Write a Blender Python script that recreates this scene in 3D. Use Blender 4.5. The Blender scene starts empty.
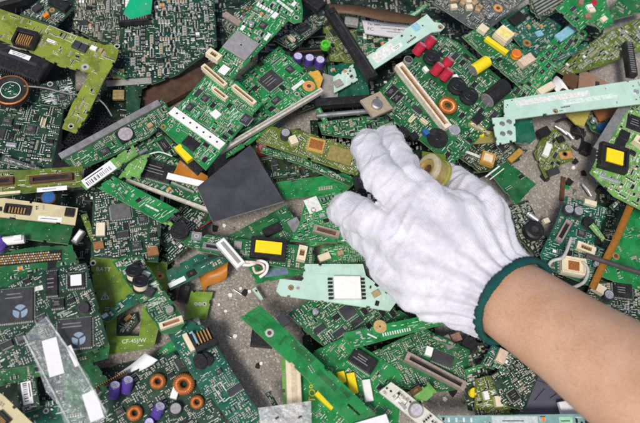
import bpy, math, random
from mathutils import Vector, Matrix, noise
from mathutils.geometry import delaunay_2d_cdt
sc = bpy.context.scene
COL = sc.collection
# ---------------------------------------------------------------- camera, light, exposure
TILT = math.radians(25); TAXIS = Vector((math.cos(math.radians(18)), -math.sin(math.radians(18)), 0)); DIST = 0.644; LENS = 40.0
cam_d = bpy.data.cameras.new('camera'); cam = bpy.data.objects.new('camera', cam_d); COL.objects.link(cam)
cam_d.lens = LENS; cam_d.sensor_width = 36; cam_d.clip_start = 0.01; cam_d.clip_end = 50
CAMROT = Matrix.Rotation(TILT, 3, TAXIS); cam.location = CAMROT @ Vector((0, 0, DIST)); cam.rotation_euler = CAMROT.to_euler()
cam_d.dof.use_dof = True; cam_d.dof.focus_distance = 0.610; cam_d.dof.aperture_fstop = 7.0
sc.camera = cam
SUN_EL = math.radians(61); SUN_AZ = math.radians(212)      # from the lower left of the picture
w = bpy.data.worlds.new('World'); sc.world = w; w.use_nodes = True
nt = w.node_tree; sky = nt.nodes.new('ShaderNodeTexSky'); sky.sky_type = 'NISHITA'; sky.sun_disc = False
sky.sun_elevation = SUN_EL; sky.sun_rotation = SUN_AZ; sky.dust_density = 3.0; sky.air_density = 0.6
bg = nt.nodes['Background']; nt.links.new(sky.outputs[0], bg.inputs[0]); bg.inputs[1].default_value = 0.058
sun_d = bpy.data.lights.new('sun', 'SUN'); sun = bpy.data.objects.new('sun', sun_d); COL.objects.link(sun)
sun_d.energy = 1.42; sun_d.angle = math.radians(12); sun_d.color = (1.0, 0.96, 0.9)
sdir = Vector((math.sin(SUN_AZ)*math.cos(SUN_EL), math.cos(SUN_AZ)*math.cos(SUN_EL), math.sin(SUN_EL)))
sun.rotation_euler = sdir.to_track_quat('Z', 'Y').to_euler(); sun.location = sdir*2
sc.view_settings.view_transform = 'Standard'; sc.view_settings.look = 'None'; sc.view_settings.gamma = 1
sc.view_settings.use_curve_mapping = False; sc.view_settings.exposure = 1.0
sc.cycles.max_bounces = 6; sc.cycles.transparent_max_bounces = 8
CAMLOC = cam.location.copy()
def ray(px, py):
    return CAMROT @ Vector(((px-320)/640*36/LENS, -(py-211.5)/640*36/LENS, -1.0))
def P(px, py, z):                     # photo pixel -> metres on the horizontal plane z (mm)
    d = ray(px, py); t = (z*0.001 - CAMLOC.z)/d.z
    return CAMLOC + d*t
rnd = random.Random(7)
# ---------------------------------------------------------------- materials
MATS = {}
def new_mat(name):
    m = bpy.data.materials.new(name); m.use_nodes = True
    return m, m.node_tree, m.node_tree.nodes['Principled BSDF']
def N(nt, t, **kw):
    n = nt.nodes.new(t)
    for k, v in kw.items():
        if k[0] == 'i' and k[1:].isdigit(): n.inputs[int(k[1:])].default_value = v
        elif k.startswith('in_'): n.inputs[k[3:]].default_value = v
        else: setattr(n, k, v)
    return n
def coords(nt, scale=1000.0):
    tc = N(nt, 'ShaderNodeTexCoord'); mp = N(nt, 'ShaderNodeMapping'); mp.inputs['Scale'].default_value = (scale,)*3
    nt.links.new(tc.outputs['Object'], mp.inputs[0]); return mp.outputs[0]
def rgb(c, k=1.0): return (min(1, c[0]*k), min(1, c[1]*k), min(1, c[2]*k), 1)
def ramp(nt, src, p0, c0, p1, c1):
    r = N(nt, 'ShaderNodeValToRGB'); e = r.color_ramp.elements
    e[0].position = p0; e[0].color = c0; e[1].position = p1; e[1].color = c1
    nt.links.new(src, r.inputs[0]); return r.outputs[0]
def mixc(nt, f, a, b, blend='MIX'):
    m = N(nt, 'ShaderNodeMix', data_type='RGBA', blend_type=blend)
    for s, v in ((m.inputs[0], f), (m.inputs[6], a), (m.inputs[7], b)):
        if hasattr(v, 'is_linked') or hasattr(v, 'links'): nt.links.new(v, s)
        else: s.default_value = v
    return m.outputs[2]
def plain(name, c, rough=0.45, metal=0.0, vary=0.25, scale=0.35, bump=0.0, spec=0.3, dust=.3, **kw):
    """a painted, moulded or metal surface with grime, wear and uneven gloss of its own"""
    if name in MATS: return MATS[name]
    m, nt, b = new_mat(name); v = coords(nt)
    n1 = N(nt, 'ShaderNodeTexNoise', in_Scale=scale, in_Detail=6.0, in_Roughness=0.65); nt.links.new(v, n1.inputs['Vector'])
    c1 = ramp(nt, n1.outputs[0], 0.3, rgb(c, 1-vary), 0.7, rgb(c, 1+vary))
    nd = N(nt, 'ShaderNodeTexNoise', in_Scale=.13, in_Detail=9.0, in_Roughness=.75); nt.links.new(v, nd.inputs['Vector'])
    c1 = mixc(nt, ramp(nt, nd.outputs[0], .52, (0, 0, 0, 1), .78, (dust,)*3+(1,)), c1, (.17, .15, .12, 1))
    nt.links.new(c1, b.inputs['Base Color'])
    r1 = ramp(nt, n1.outputs[0], 0.25, (max(.05, rough-.12),)*3+(1,), 0.75, (min(1, rough+.15),)*3+(1,))
    nt.links.new(r1, b.inputs['Roughness'])
    b.inputs['Metallic'].default_value = metal; b.inputs['Specular IOR Level'].default_value = spec
    if bump:
        n2 = N(nt, 'ShaderNodeTexNoise', in_Scale=scale*4, in_Detail=4.0); nt.links.new(v, n2.inputs['Vector'])
        bp = N(nt, 'ShaderNodeBump', in_Strength=bump, in_Distance=0.0004); nt.links.new(n2.outputs[0], bp.inputs['Height'])
        nt.links.new(bp.outputs[0], b.inputs['Normal'])
    for k, val in kw.items(): b.inputs[k.replace('_', ' ')].default_value = val
    MATS[name] = m; return m
def pcb(name, c, rough=0.34, dirt=0.35, tr=.6):
    if name in MATS: return MATS[name]
    m, nt, b = new_mat(name); v = coords(nt)
    base = rgb(c); lite = (c[0]*(1+.5*tr)+.012*tr, c[1]*(1+.45*tr)+.02*tr, c[2]*(1+.45*tr)+.012*tr, 1); dk = rgb(c, 1-.5*tr)
    big = N(nt, 'ShaderNodeTexVoronoi', distance='CHEBYCHEV', in_Scale=0.07); nt.links.new(v, big.inputs['Vector'])
    sep = N(nt, 'ShaderNodeSeparateColor'); nt.links.new(big.outputs['Color'], sep.inputs[0])
    col = ramp(nt, sep.outputs[0], 0.42, dk, 0.46, base)
    for rot, bw, rh, seed in ((0, 7.0, 0.95, 0), (90, 9.0, 1.15, 40), (45, 6.0, 1.0, 90)):
        mp = N(nt, 'ShaderNodeMapping'); mp.inputs['Rotation'].default_value = (0, 0, math.radians(rot)); mp.inputs['Location'].default_value = (seed, seed*.7, 0)
        nt.links.new(v, mp.inputs[0])
        br = N(nt, 'ShaderNodeTexBrick', in_Scale=1.0); br.offset = .37; br.squash_frequency = 3; br.squash = .6
        br.inputs['Mortar Size'].default_value = 0.13; br.inputs['Brick Width'].default_value = bw; br.inputs['Row Height'].default_value = rh
        br.inputs['Mortar Smooth'].default_value = .3
        nt.links.new(mp.outputs[0], br.inputs['Vector'])
        nz = N(nt, 'ShaderNodeTexNoise', in_Scale=0.09, in_Detail=1.0); nt.links.new(mp.outputs[0], nz.inputs['Vector'])
        msk = ramp(nt, nz.outputs[0], 0.50, (0, 0, 0, 1), 0.53, (1, 1, 1, 1))
        mu = N(nt, 'ShaderNodeMath', operation='MULTIPLY'); nt.links.new(br.outputs['Fac'], mu.inputs[0]); nt.links.new(msk, mu.inputs[1])
        col = mixc(nt, mu.outputs[0], col, lite)
    vo = N(nt, 'ShaderNodeTexVoronoi', in_Scale=0.42, in_Randomness=.75); nt.links.new(v, vo.inputs['Vector'])
    via = ramp(nt, vo.outputs['Distance'], 0.15, (1, 1, 1, 1), 0.19, (0, 0, 0, 1))
    sp = N(nt, 'ShaderNodeSeparateColor'); nt.links.new(vo.outputs['Color'], sp.inputs[0])
    pick = ramp(nt, sp.outputs[0], 0.66, (0, 0, 0, 1), 0.67, (1, 1, 1, 1))
    mu = N(nt, 'ShaderNodeMath', operation='MULTIPLY'); nt.links.new(via, mu.inputs[0]); nt.links.new(pick, mu.inputs[1])
    col = mixc(nt, mu.outputs[0], col, (.42, .45, .38, 1)) if tr > .3 else col
    ng = N(nt, 'ShaderNodeTexNoise', in_Scale=0.06, in_Detail=8.0, in_Roughness=.7); nt.links.new(v, ng.inputs['Vector'])
    dirtm = ramp(nt, ng.outputs[0], 0.5, (0, 0, 0, 1), 0.8, (dirt,)*3+(1,))
    col = mixc(nt, dirtm, col, (.20, .19, .15, 1))
    nt.links.new(col, b.inputs['Base Color'])
    nt.links.new(ramp(nt, ng.outputs[0], 0.3, (rough-.08,)*3+(1,), 0.7, (rough+.25,)*3+(1,)), b.inputs['Roughness'])
    bp = N(nt, 'ShaderNodeBump', in_Strength=.25, in_Distance=0.0003); nt.links.new(col, bp.inputs['Height']); nt.links.new(bp.outputs[0], b.inputs['Normal']); b.inputs['Specular IOR Level'].default_value = .28
    MATS[name] = m; return m
PC = dict(bright=(.012, .205, .050), green=(.013, .118, .036), dark=(.009, .044, .024), teal=(.008, .100, .062), olive=(.205, .26, .030),
          oliveD=(.10, .155, .016), mint=(.46, .66, .56), oliveM=(.145, .245, .028), leaf=(.17, .31, .035), emerald=(.004, .36, .17), cream=(.60, .53, .31), lime=(.13, .34, .07), gold=(.26, .24, .06),
          black=(.012, .014, .015), deep=(.006, .018, .012), murk=(.022, .048, .022), lead=(.07, .085, .085))  # deep: near-black green that paints the gap shade onto the lowest boards
def board_mats(c):
    k = PC[c]
    return [pcb('solder_mask_'+c, k, tr=.12 if c in ('mint', 'cream', 'gold', 'emerald') else .6), plain('board_edge_'+c, (k[0]*.45+.22, k[1]*.45+.24, k[2]*.45+.14), .6),
            plain('trace_'+c, (k[0]*1.5+.014, k[1]*1.4+.03, k[2]*1.4+.02), .3), SOLDER, SILK, COPPER]
SOLDER = plain('solder', (.62, .63, .60), .36, 0.5, .25, 1.2)
SILK = plain('silkscreen_white', (.68, .70, .66), .6)
COPPER = plain('bare_gold_copper', (.62, .36, .13), .35, .6)
BLACK = plain('black_moulding', (.018, .018, .020), .42, 0, .35, .5, .15)
CHIPG = plain('dark_grey_epoxy', (.038, .040, .045), .5, 0, .25, .3, .1)
TAN = plain('tan_ceramic', (.42, .30, .17), .5)
GREYC = plain('grey_ceramic', (.30, .29, .27), .5)
SILVER = plain('bright_tin', (.72, .72, .73), .3, .7, .15, .3, .05)
STEEL = plain('dull_steel', (.42, .42, .42), .42, .75, .2, .2, .1)
CREAM = plain('cream_plastic', (.72, .64, .46), .5, 0, .12, .3, .1)
WHITE = plain('white_plastic', (.80, .80, .78), .45, 0, .07, .2, .05)
PAPER = plain('white_label_paper', (.78, .78, .80), .7, 0, .08, .15)
INK = plain('black_ink', (.03, .03, .035), .7)
YELLOW = plain('yellow_tape', (.85, .66, .015), .4, 0, .08)
ORANGE = plain('orange_flex_film', (.42, .155, .018), .35, 0, .2, .1)
AMBER = plain('amber_part', (.75, .25, .02), .4)
WIRE = plain('copper_winding', (.55, .20, .06), .3, .5, .3, .6)
RED = plain('red_sleeve', (.42, .020, .045), .35)
PURPLE = plain('purple_sleeve', (.085, .05, .28), .35)
BROWN = plain('brown_film', (.10, .055, .025), .5)
SLATE = plain('slate_plate', (.052, .054, .063), .34, .15, .3, .05, .10, .6)
GREY = plain('grey_plastic', (.20, .20, .20), .5)
PINKT = plain('pinkish_tan_plate', (.28, .17, .12), .55)
BLUE = plain('blue_part', (.03, .12, .35), .4)
LBLUE = plain('pale_blue_part', (.22, .45, .55), .4)
BROWNG = plain('brown_grey_plastic', (.30, .24, .21), .5)
# ---------------------------------------------------------------- mesh builder (millimetres, own frame)
class MB:
    def __init__(s): s.v = []; s.f = []; s.m = []; s.mats = []; s.smooth = []
    def mi(s, m):
        if m not in s.mats: s.mats.append(m)
        return s.mats.index(m)
    def add(s, vs, fs, m, sm=False):
        o = len(s.v); i = s.mi(m); s.v += [tuple(q) for q in vs]
        for f in fs: s.f.append([o+k for k in f]); s.m.append(i); s.smooth.append(sm)
    def box(s, x, y, z0, w, l, h, m, rot=0, ch=0.0):
        c, n = math.cos(rot), math.sin(rot); vs = []
        def ringz(hw, hl, z):
            for a, b in ((-hw, -hl), (hw, -hl), (hw, hl), (-hw, hl)): vs.append((x+a*c-b*n, y+a*n+b*c, z))
        hw, hl = w/2, l/2
        if ch:
            ringz(hw, hl, z0); ringz(hw, hl, z0+h-ch); ringz(hw-ch, hl-ch, z0+h); k = 3
        else:
            ringz(hw, hl, z0); ringz(hw, hl, z0+h); k = 2
        fs = [(3, 2, 1, 0)]
        for r in range(k-1):
            for i in range(4): j = (i+1) % 4; fs.append((r*4+i, r*4+j, r*4+4+j, r*4+4+i))
        fs.append(tuple((k-1)*4+i for i in range(4)))
        s.add(vs, fs, m)
    def flat(s, x, y, z, w, l, m, rot=0):
        c, n = math.cos(rot), math.sin(rot); hw, hl = w/2, l/2
        s.add([(x+a*c-b*n, y+a*n+b*c, z) for a, b in ((-hw, -hl), (hw, -hl), (hw, hl), (-hw, hl))], [(0, 1, 2, 3)], m)
    def disc(s, x, y, z, r, m, n=10):
        s.add([(x+r*math.cos(6.2832*i/n), y+r*math.sin(6.2832*i/n), z) for i in range(n)], [tuple(range(n))], m)
    def annulus(s, x, y, z, r0, r1, m, n=20):
        vs = [(x+r*math.cos(6.28319*i/n), y+r*math.sin(6.28319*i/n), z) for r in (r0, r1) for i in range(n)]
        s.add(vs, [(i, n+i, n+(i+1) % n, (i+1) % n) for i in range(n)], m)
    def lathe(s, x, y, prof, n=20):
        """prof: list of (r, z, material of the band that starts here)"""
        for (r0, z0, m0), (r1, z1, _) in zip(prof, prof[1:]):
            vs = [(x+r*math.cos(6.28319*i/n), y+r*math.sin(6.28319*i/n), z) for r, z in ((r0, z0), (r1, z1)) for i in range(n)]
            s.add(vs, [(i, (i+1) % n, n+(i+1) % n, n+i) for i in range(n)], m0, abs(z1-z0) > 1e-6)
        r, z, m = prof[-1]
        if r > 1e-4: s.disc(x, y, z, r, m, n)
    def torus(s, x, y, z, R, r, m, n=44, k=8, wind=0, rip=.12, squash=1.0):
        vs = []
        for i in range(n):
            a = 6.28319*i/n
            for j in range(k):
                b = 6.28319*j/k; rr = r*(1+rip*math.cos(wind*a+b*.6)) if wind else r
                vs.append((x+(R+rr*math.cos(b))*math.cos(a), y+(R+rr*math.cos(b))*math.sin(a), z+rr*squash*math.sin(b)))
        s.add(vs, [(i*k+j, ((i+1) % n)*k+j, ((i+1) % n)*k+(j+1) % k, i*k+(j+1) % k) for i in range(n) for j in range(k)], m, True)
    def tube(s, pts, r, m, k=8, cap=True):
        pts = [Vector(p) for p in pts]; n = len(pts); vs = []
        for i, p in enumerate(pts):
            t = (pts[min(i+1, n-1)]-pts[max(i-1, 0)]).normalized()
            u = t.cross(Vector((0, 0, 1)) if abs(t.z) < .9 else Vector((1, 0, 0))).normalized(); v = t.cross(u)
            rr = r[i] if isinstance(r, (list, tuple)) else r
            for j in range(k): a = 6.28319*j/k; vs.append(p+u*rr*math.cos(a)+v*rr*math.sin(a))
        fs = [(i*k+j, i*k+(j+1) % k, i*k+k+(j+1) % k, i*k+k+j) for i in range(n-1) for j in range(k)]
        s.add(vs, fs, m, True)
        if cap: s.add(vs[:k], [tuple(range(k))], m); s.add(vs[-k:], [tuple(range(k-1, -1, -1))], m)
    def prism(s, poly, z0, z1, mtop, mside, holes=()):
        """solid sheet from an outline with real holes through it; holes = [(x,y,r)] or point lists"""
        loops = [list(poly)]
        for h in holes:
            loops.append([(h[0]+h[2]*math.cos(6.28319*i/16), h[1]+h[2]*math.sin(6.28319*i/16)) for i in range(16)] if not hasattr(h[0], '__len__') else list(h))
        vs = []; ed = []
        for L in loops:
            o = len(vs); vs += [Vector(q) for q in L]; ed += [(o+i, o+(i+1) % len(L)) for i in range(len(L))]
        r = delaunay_2d_cdt(vs, ed, [], 0, 1e-5); tv, tf = r[0], r[2]; keep = []
        for f in tf:
            c = sum((tv[i] for i in f), Vector((0, 0)))/len(f)
            if inside(c, loops[0]) and not any(inside(c, L) for L in loops[1:]): keep.append(f)
        fs = []
        for f in keep:
            a, b, c = (tv[i] for i in f[:3]); fs.append(tuple(f) if (b-a).cross(c-a) > 0 else tuple(reversed(f)))
        s.add([(q.x, q.y, z1) for q in tv], fs, mtop); s.add([(q.x, q.y, z0) for q in tv], [tuple(reversed(f)) for f in fs], mtop)
        for k, L in enumerate(loops):
            n = len(L); ar = sum(L[i][0]*L[(i+1) % n][1]-L[(i+1) % n][0]*L[i][1] for i in range(n))
            if (ar > 0) == (k > 0): L = L[::-1]
            s.add([(q[0], q[1], z0) for q in L]+[(q[0], q[1], z1) for q in L], [(i, (i+1) % n, n+(i+1) % n, n+i) for i in range(n)], mside)
    def merge(s, o, x, y, z, rot=0, sc_=1.0):
        c, n = math.cos(rot)*sc_, math.sin(rot)*sc_; off = len(s.v); mp = [s.mi(m) for m in o.mats]
        s.v += [(x+a*c-b*n, y+a*n+b*c, z+k*sc_) for a, b, k in o.v]
        s.f += [[off+i for i in f] for f in o.f]; s.m += [mp[i] for i in o.m]; s.smooth += o.smooth
    def mesh(s, name):
        me = bpy.data.meshes.new(name); me.from_pydata([(a*.001, b*.001, c*.001) for a, b, c in s.v], [], s.f)
        for m in s.mats: me.materials.append(m)
        me.polygons.foreach_set('material_index', s.m); me.polygons.foreach_set('use_smooth', s.smooth)
        me.update(); return me
def inside(p, L):
    x, y = p[0], p[1]; r = False; j = len(L)-1
    for i in range(len(L)):
        xi, yi = L[i][0], L[i][1]; xj, yj = L[j][0], L[j][1]
        if (yi > y) != (yj > y) and x < (xj-xi)*(y-yi)/(yj-yi)+xi: r = not r
        j = i
    return r
def link(name, me, parent=None, loc=(0, 0, 0), rz=0, scale=1.0):
    o = bpy.data.objects.new(name, me); COL.objects.link(o); o.location = Vector(loc)*.001; o.rotation_euler = (0, 0, rz)
    if scale != 1.0: o.scale = (scale,)*3
    if parent: o.parent = parent
    return o
def tag(o, label, cat, group=None):
    o['label'] = label; o['category'] = cat
    if group: o['group'] = group
    return o
def text_mesh(body, size, m):
    cu = bpy.data.curves.new('lettering', 'FONT'); cu.body = body; cu.size = size*.001; cu.align_x = 'CENTER'; cu.align_y = 'CENTER'; cu.extrude = .00002
    o = bpy.data.objects.new('lettering', cu); COL.objects.link(o); dg = bpy.context.evaluated_depsgraph_get()
    me = bpy.data.meshes.new_from_object(o.evaluated_get(dg)); bpy.data.objects.remove(o); bpy.data.curves.remove(cu)
    me.materials.clear(); me.materials.append(m); return me
# ---------------------------------------------------------------- small soldered parts, one mesh per kind
def two_end(l, w, h, body):
    b = MB(); e = l*.22
    b.box(0, 0, 0, l-2*e, w, h, body); b.box(-l/2+e/2, 0, 0, e, w, h*1.02, SOLDER); b.box(l/2-e/2, 0, 0, e, w, h*1.02, SOLDER)
    b.flat(-l/2, 0, .06, e*1.6, w*1.15, SOLDER); b.flat(l/2, 0, .06, e*1.6, w*1.15, SOLDER); return b
def legged(l, w, h, n, body, both=True, mark=None):
    b = MB(); b.box(0, 0, .15, l, w, h, body, ch=.15)
    for i in range(n):
        x = (i+.5)/n*l-l/2; pw = l/n*.5
        for sg in ((1, -1) if both else (1,)): b.box(x, sg*(w/2+.45), 0, pw, .9, .35, SOLDER)
    if mark: b.disc(-l/2+.7, -w/2+.7, h+.17, .3, mark, 6)
    return b
SM = {'resistor': two_end(2.1, 1.25, .55, BLACK), 'resistor_s': two_end(1.5, .85, .45, BLACK), 'capacitor': two_end(2.1, 1.3, 1.0, TAN),
      'capacitor_s': two_end(1.4, .8, .7, TAN), 'capacitor_g': two_end(2.6, 1.6, 1.2, GREYC), 'transistor': legged(2.9, 1.4, 1.0, 3, BLACK),
      'chip': legged(5.0, 3.8, 1.5, 4, BLACK, mark=GREY), 'chip_w': legged(8.5, 4.4, 1.7, 8, CHIPG, mark=GREY), 'tantalum_capacitor': two_end(3.6, 2.6, 1.9, AMBER),
      'tantalum_capacitor_b': two_end(4.0, 2.8, 1.9, BLACK), 'crystal': None, 'diode': two_end(3.2, 1.6, 1.3, BLACK), 'socket_pads': None}
_b = MB(); _b.box(0, 0, 0, 4.6, 2.2, 1.3, SILVER, ch=.3); SM['crystal'] = _b
_b = MB(); _b.box(0, 0, 0, 3.0, 2.2, 1.4, WHITE, ch=.2); SM['jumper_block'] = _b
del SM['socket_pads']
SMDIM = {k: (max(v[0] for v in b.v)-min(v[0] for v in b.v), max(v[1] for v in b.v)-min(v[1] for v in b.v)) for k, b in SM.items()}
SMME = {k: b.mesh(k) for k, b in SM.items()}
SMNAME = {'resistor_s': 'resistor', 'capacitor_s': 'capacitor', 'capacitor_g': 'capacitor', 'chip_w': 'chip', 'tantalum_capacitor_b': 'tantalum_capacitor'}
DENSE = (('resistor', 10), ('resistor_s', 14), ('capacitor', 10), ('capacitor_s', 14), ('capacitor_g', 4), ('transistor', 6), ('chip', 3), ('chip_w', 1), ('tantalum_capacitor', .7), ('tantalum_capacitor_b', 1), ('crystal', 1), ('diode', 2), ('jumper_block', .8))
PASSIVE = (('resistor', 8), ('resistor_s', 20), ('capacitor', 8), ('capacitor_s', 20), ('transistor', 3), ('chip', .6), ('diode', 1))
LOGIC = (('chip_w', 5), ('chip', 8), ('resistor', 6), ('capacitor_s', 8), ('resistor_s', 6), ('transistor', 3))
POWER = (('tantalum_capacitor', 1.5), ('tantalum_capacitor_b', 5), ('diode', 7), ('capacitor_g', 9), ('transistor', 6), ('chip', 3), ('crystal', 2), ('jumper_block', 1.5), ('resistor', 8), ('capacitor', 8))
MAXPARTS = 100
MESHC = {}
ALLB = []
class Board:
    """a flat thing in the pile: outline traced on its own plane at height z (mm) with slope, real thickness, parts as children"""
    def __init__(s, name, label, pts, z, col='green', slope=None, th=1.5, holes=(), cat='circuit board', group='scrap circuit boards in the pile', mat=None, edge=None, part='substrate', seed=None, traces=6, pads=True):
        s.r = random.Random(seed if seed is not None else label); s.label = label
        if slope is None: slope = (s.r.uniform(-.075, .075), s.r.uniform(-.075, .075))
        cx = sum(p[0] for p in pts)/len(pts); cy = sum(p[1] for p in pts)/len(pts); o = P(cx, cy, z)
        s.o = o; s.n = Vector((-slope[0], -slope[1], 1)).normalized(); s.col = col
        a, b = s.hit(*pts[0]), s.hit(*pts[1]); s.x = (b-a).normalized(); s.y = s.n.cross(s.x)
        s.mmpx = (P(cx+1, cy, z)-o).length*1000
        s.root = bpy.data.objects.new(name, None); COL.objects.link(s.root); s.root.empty_display_size = .01
        M = Matrix((s.x, s.y, s.n)).transposed().to_4x4(); M.translation = o; s.root.matrix_world = M
        tag(s.root, label, cat, group)
        s.poly = [s.loc(*p) for p in pts]; s.occ = set(); s.th = th
        hl = []
        for h in holes:
            if hasattr(h[0], '__len__'): hl.append([s.loc(*q) for q in h])
            else: x, y = s.loc(h[0], h[1]); hl.append((x, y, h[2]*s.mmpx))
        s.holes = hl; s.mb = MB(); s.part = part
        bm = board_mats(col) if mat is None else [mat, edge or mat, mat, SOLDER, SILK, COPPER]
        s.bm = bm
        poly = s.poly if mat is not None else s.nibble(s.poly)
        s.mb.prism(poly, -th, 0, bm[0], bm[1], hl)
        for h in hl:
            if not hasattr(h[0], '__len__'):
                if mat is None: s.mb.annulus(h[0], h[1], .05, h[2]*1.02, h[2]*1.02+1.1, s.r.choice([SOLDER, COPPER, SOLDER]))
                s.mark(h[0], h[1], h[2]*2+3, h[2]*2+3, 0)
        if mat is None and traces: s.trace_bundles(traces)
        ALLB.append((s, pts, z, slope))
    def nibble(s, L):                       # broken and cut edges: small notches along the outline
        out = []; n = len(L)
        for i in range(n):
            a, b = Vector(L[i]), Vector(L[(i+1) % n]); d = b-a; ln = d.length; out.append(tuple(a))
            if ln < 14: continue
            nn = Vector((-d.y, d.x))/ln; ar = sum(L[k][0]*L[(k+1) % n][1]-L[(k+1) % n][0]*L[k][1] for k in range(n)); nn *= (1 if ar > 0 else -1)
            for k in range(s.r.choice([0, 1, 1, 2, 3])):
                t = (k+s.r.uniform(.25, .75))/2; wd = s.r.uniform(1, 2.5)/ln; dep = s.r.uniform(.5, 2.0)
                if t+wd > .97: continue
                for tt, dd in ((t-wd, 0), (t-wd*.8, dep), (t+wd*.8, dep), (t+wd, 0)): out.append(tuple(a+d*tt+nn*dd))
        return out
    def hit(s, px, py):
        d = ray(px, py); t = (s.o-CAMLOC).dot(s.n)/d.dot(s.n); return CAMLOC+d*t
    def loc(s, px, py):
        v = s.hit(px, py)-s.o; return (v.dot(s.x)*1000, v.dot(s.y)*1000)
    def ang(s, px, py, a):                  # picture angle (deg, counter-clockwise) -> own angle
        if a is None: return 0.0
        x0, y0 = s.loc(px, py); x1, y1 = s.loc(px+4*math.cos(math.radians(a)), py-4*math.sin(math.radians(a))); return math.atan2(y1-y0, x1-x0)
    def mark(s, x, y, w, l, rot, grow=.4):
        c, n = math.cos(rot), math.sin(rot); hw, hl = w/2+grow, l/2+grow; R = math.hypot(hw, hl); q = .7
        for i in range(int((x-R)//q), int((x+R)//q)+1):
            for j in range(int((y-R)//q), int((y+R)//q)+1):
                dx, dy = i*q-x, j*q-y
                if abs(dx*c+dy*n) <= hw and abs(-dx*n+dy*c) <= hl: s.occ.add((i, j))
    def free(s, x, y, w, l, rot):
        c, n = math.cos(rot), math.sin(rot)
        for a, b in ((-1, -1), (1, -1), (1, 1), (-1, 1), (0, 0), (0, 1), (0, -1), (1, 0), (-1, 0)):
            px, py = x+a*w/2*c-b*l/2*n, y+a*w/2*n+b*l/2*c
            if (round(px/.7), round(py/.7)) in s.occ: return False
            mgx, mgy = px+a*.7*c-b*.7*n, py+a*.7*n+b*.7*c
            if not inside((mgx, mgy), s.poly): return False
            for h in s.holes:
                if hasattr(h[0], '__len__') and inside((px, py), h): return False
        return True
    def lean(s, b, px, py, deg, a, r):       # tip a soldered part over, its top towards picture angle a
        t = s.ang(px, py, a); ax = Vector((-math.sin(t), math.cos(t), 0)); M = Matrix.Rotation(math.radians(deg), 3, ax); up = r*math.sin(math.radians(deg))
        b.v = [tuple(M @ Vector(q)+Vector((0, 0, up*.8))) for q in b.v]; return b
    # -- parts
    def put(s, name, mb, px, py, rot, w, l, z=0, label=None):
        x, y = s.loc(px, py); o = link(name, mb.mesh(name), s.root, (x, y, z), rot); s.mark(x, y, w, l, rot)
        if label: o['label'] = label
        return o
    def chip(s, px, py, w, l, a=None, leads=4, m=None, h=2.2, name='chip', text=None, emblem=False, label=None, sticker=None):
        k = s.mmpx; w *= k; l *= k; b = MB(); m = m or CHIPG; rot = s.ang(px, py, a)
        b.box(0, 0, .2, w, l, h-.2, m, ch=.25)
        p = 1.25
        for i in range(max(3, int(w/p))):
            x = (i+.5)*w/max(3, int(w/p))-w/2
            if leads: b.box(x, l/2+.55, 0, .6, 1.1, .5, SOLDER); b.box(x, -l/2-.55, 0, .6, 1.1, .5, SOLDER)
        if leads == 4:
            for i in range(max(3, int(l/p))):
                y = (i+.5)*l/max(3, int(l/p))-l/2; b.box(w/2+.55, y, 0, 1.1, .6, .5, SOLDER); b.box(-w/2-.55, y, 0, 1.1, .6, .5, SOLDER)
        if m in (CHIPG, BLACK):
            b.disc(-w/2+1.5, l/2-1.5, h+.02, .6, GREY, 10)
            if text is None and not sticker:
                for i in range(2 if emblem else 3):
                    ww = w*s.r.uniform(.35, .65); b.flat(-w*.08, l*((.34 if emblem else .18)-(.11 if emblem else .17)*i), h+.03, ww, min(.8, l*.07), GREY)
        o = s.put(name, b, px, py, rot, w+2.4, l+2.4, label=label)
        if text:
            for i, t in enumerate(text.split('|')): link('lettering', text_mesh(t, min(w, l)*.15, GREYC), o, (0, l*.3-i*l*.16, h+.03))
        if emblem:                            # white round emblem of three swept arcs
            e = MB(); R = min(w, l)*.2
            for q in range(3):
                a0 = math.radians(90+120*q)
                pts = [(0, 0)]+[(R*math.cos(a0-.95+1.9*i/10), R*math.sin(a0-.95+1.9*i/10)) for i in range(11)]
                e.add([(x+.12*R*math.cos(a0), y+.12*R*math.sin(a0), 0) for x, y in pts], [tuple(range(12))], plain('emblem_print', (.24, .33, .42), .5))
            link('emblem', e.mesh('emblem'), o, (w*.12, -l*.2, h+.03))
        if sticker:
            e = MB(); e.box(0, 0, 0, w*sticker[0], l*sticker[1], .12, sticker[2]); link('sticker', e.mesh('sticker'), o, (0, 0, h))
        return o
    def chip_at(s, x, y, w, l, rot):
        key = ('c', w, l)
        if key not in MESHC:
            b = MB(); b.box(0, 0, .2, w, l, 1.6, BLACK, ch=.25); n = int(w/1.1)
            for i in range(n):
                for sg in (1, -1): b.box((i+.5)*w/n-w/2, sg*(l/2+.55), 0, .55, 1.1, .5, SOLDER)
            if w == l:
                for i in range(n):
                    for sg in (1, -1): b.box(sg*(l/2+.55), (i+.5)*w/n-w/2, 0, 1.1, .55, .5, SOLDER)
            b.disc(-w/2+1.2, -l/2+1.2, 1.82, .5, GREY, 8); b.flat(0, l*.15, 1.83, w*.6, .5, GREY); b.flat(-w*.05, -l*.05, 1.83, w*.45, .5, GREY); MESHC[key] = b.mesh('chip')
        link('chip', MESHC[key], s.root, (x, y, 0), rot); s.mark(x, y, w+2.4, l+2.4, rot); s.used = getattr(s, 'used', 0)+1
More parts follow.
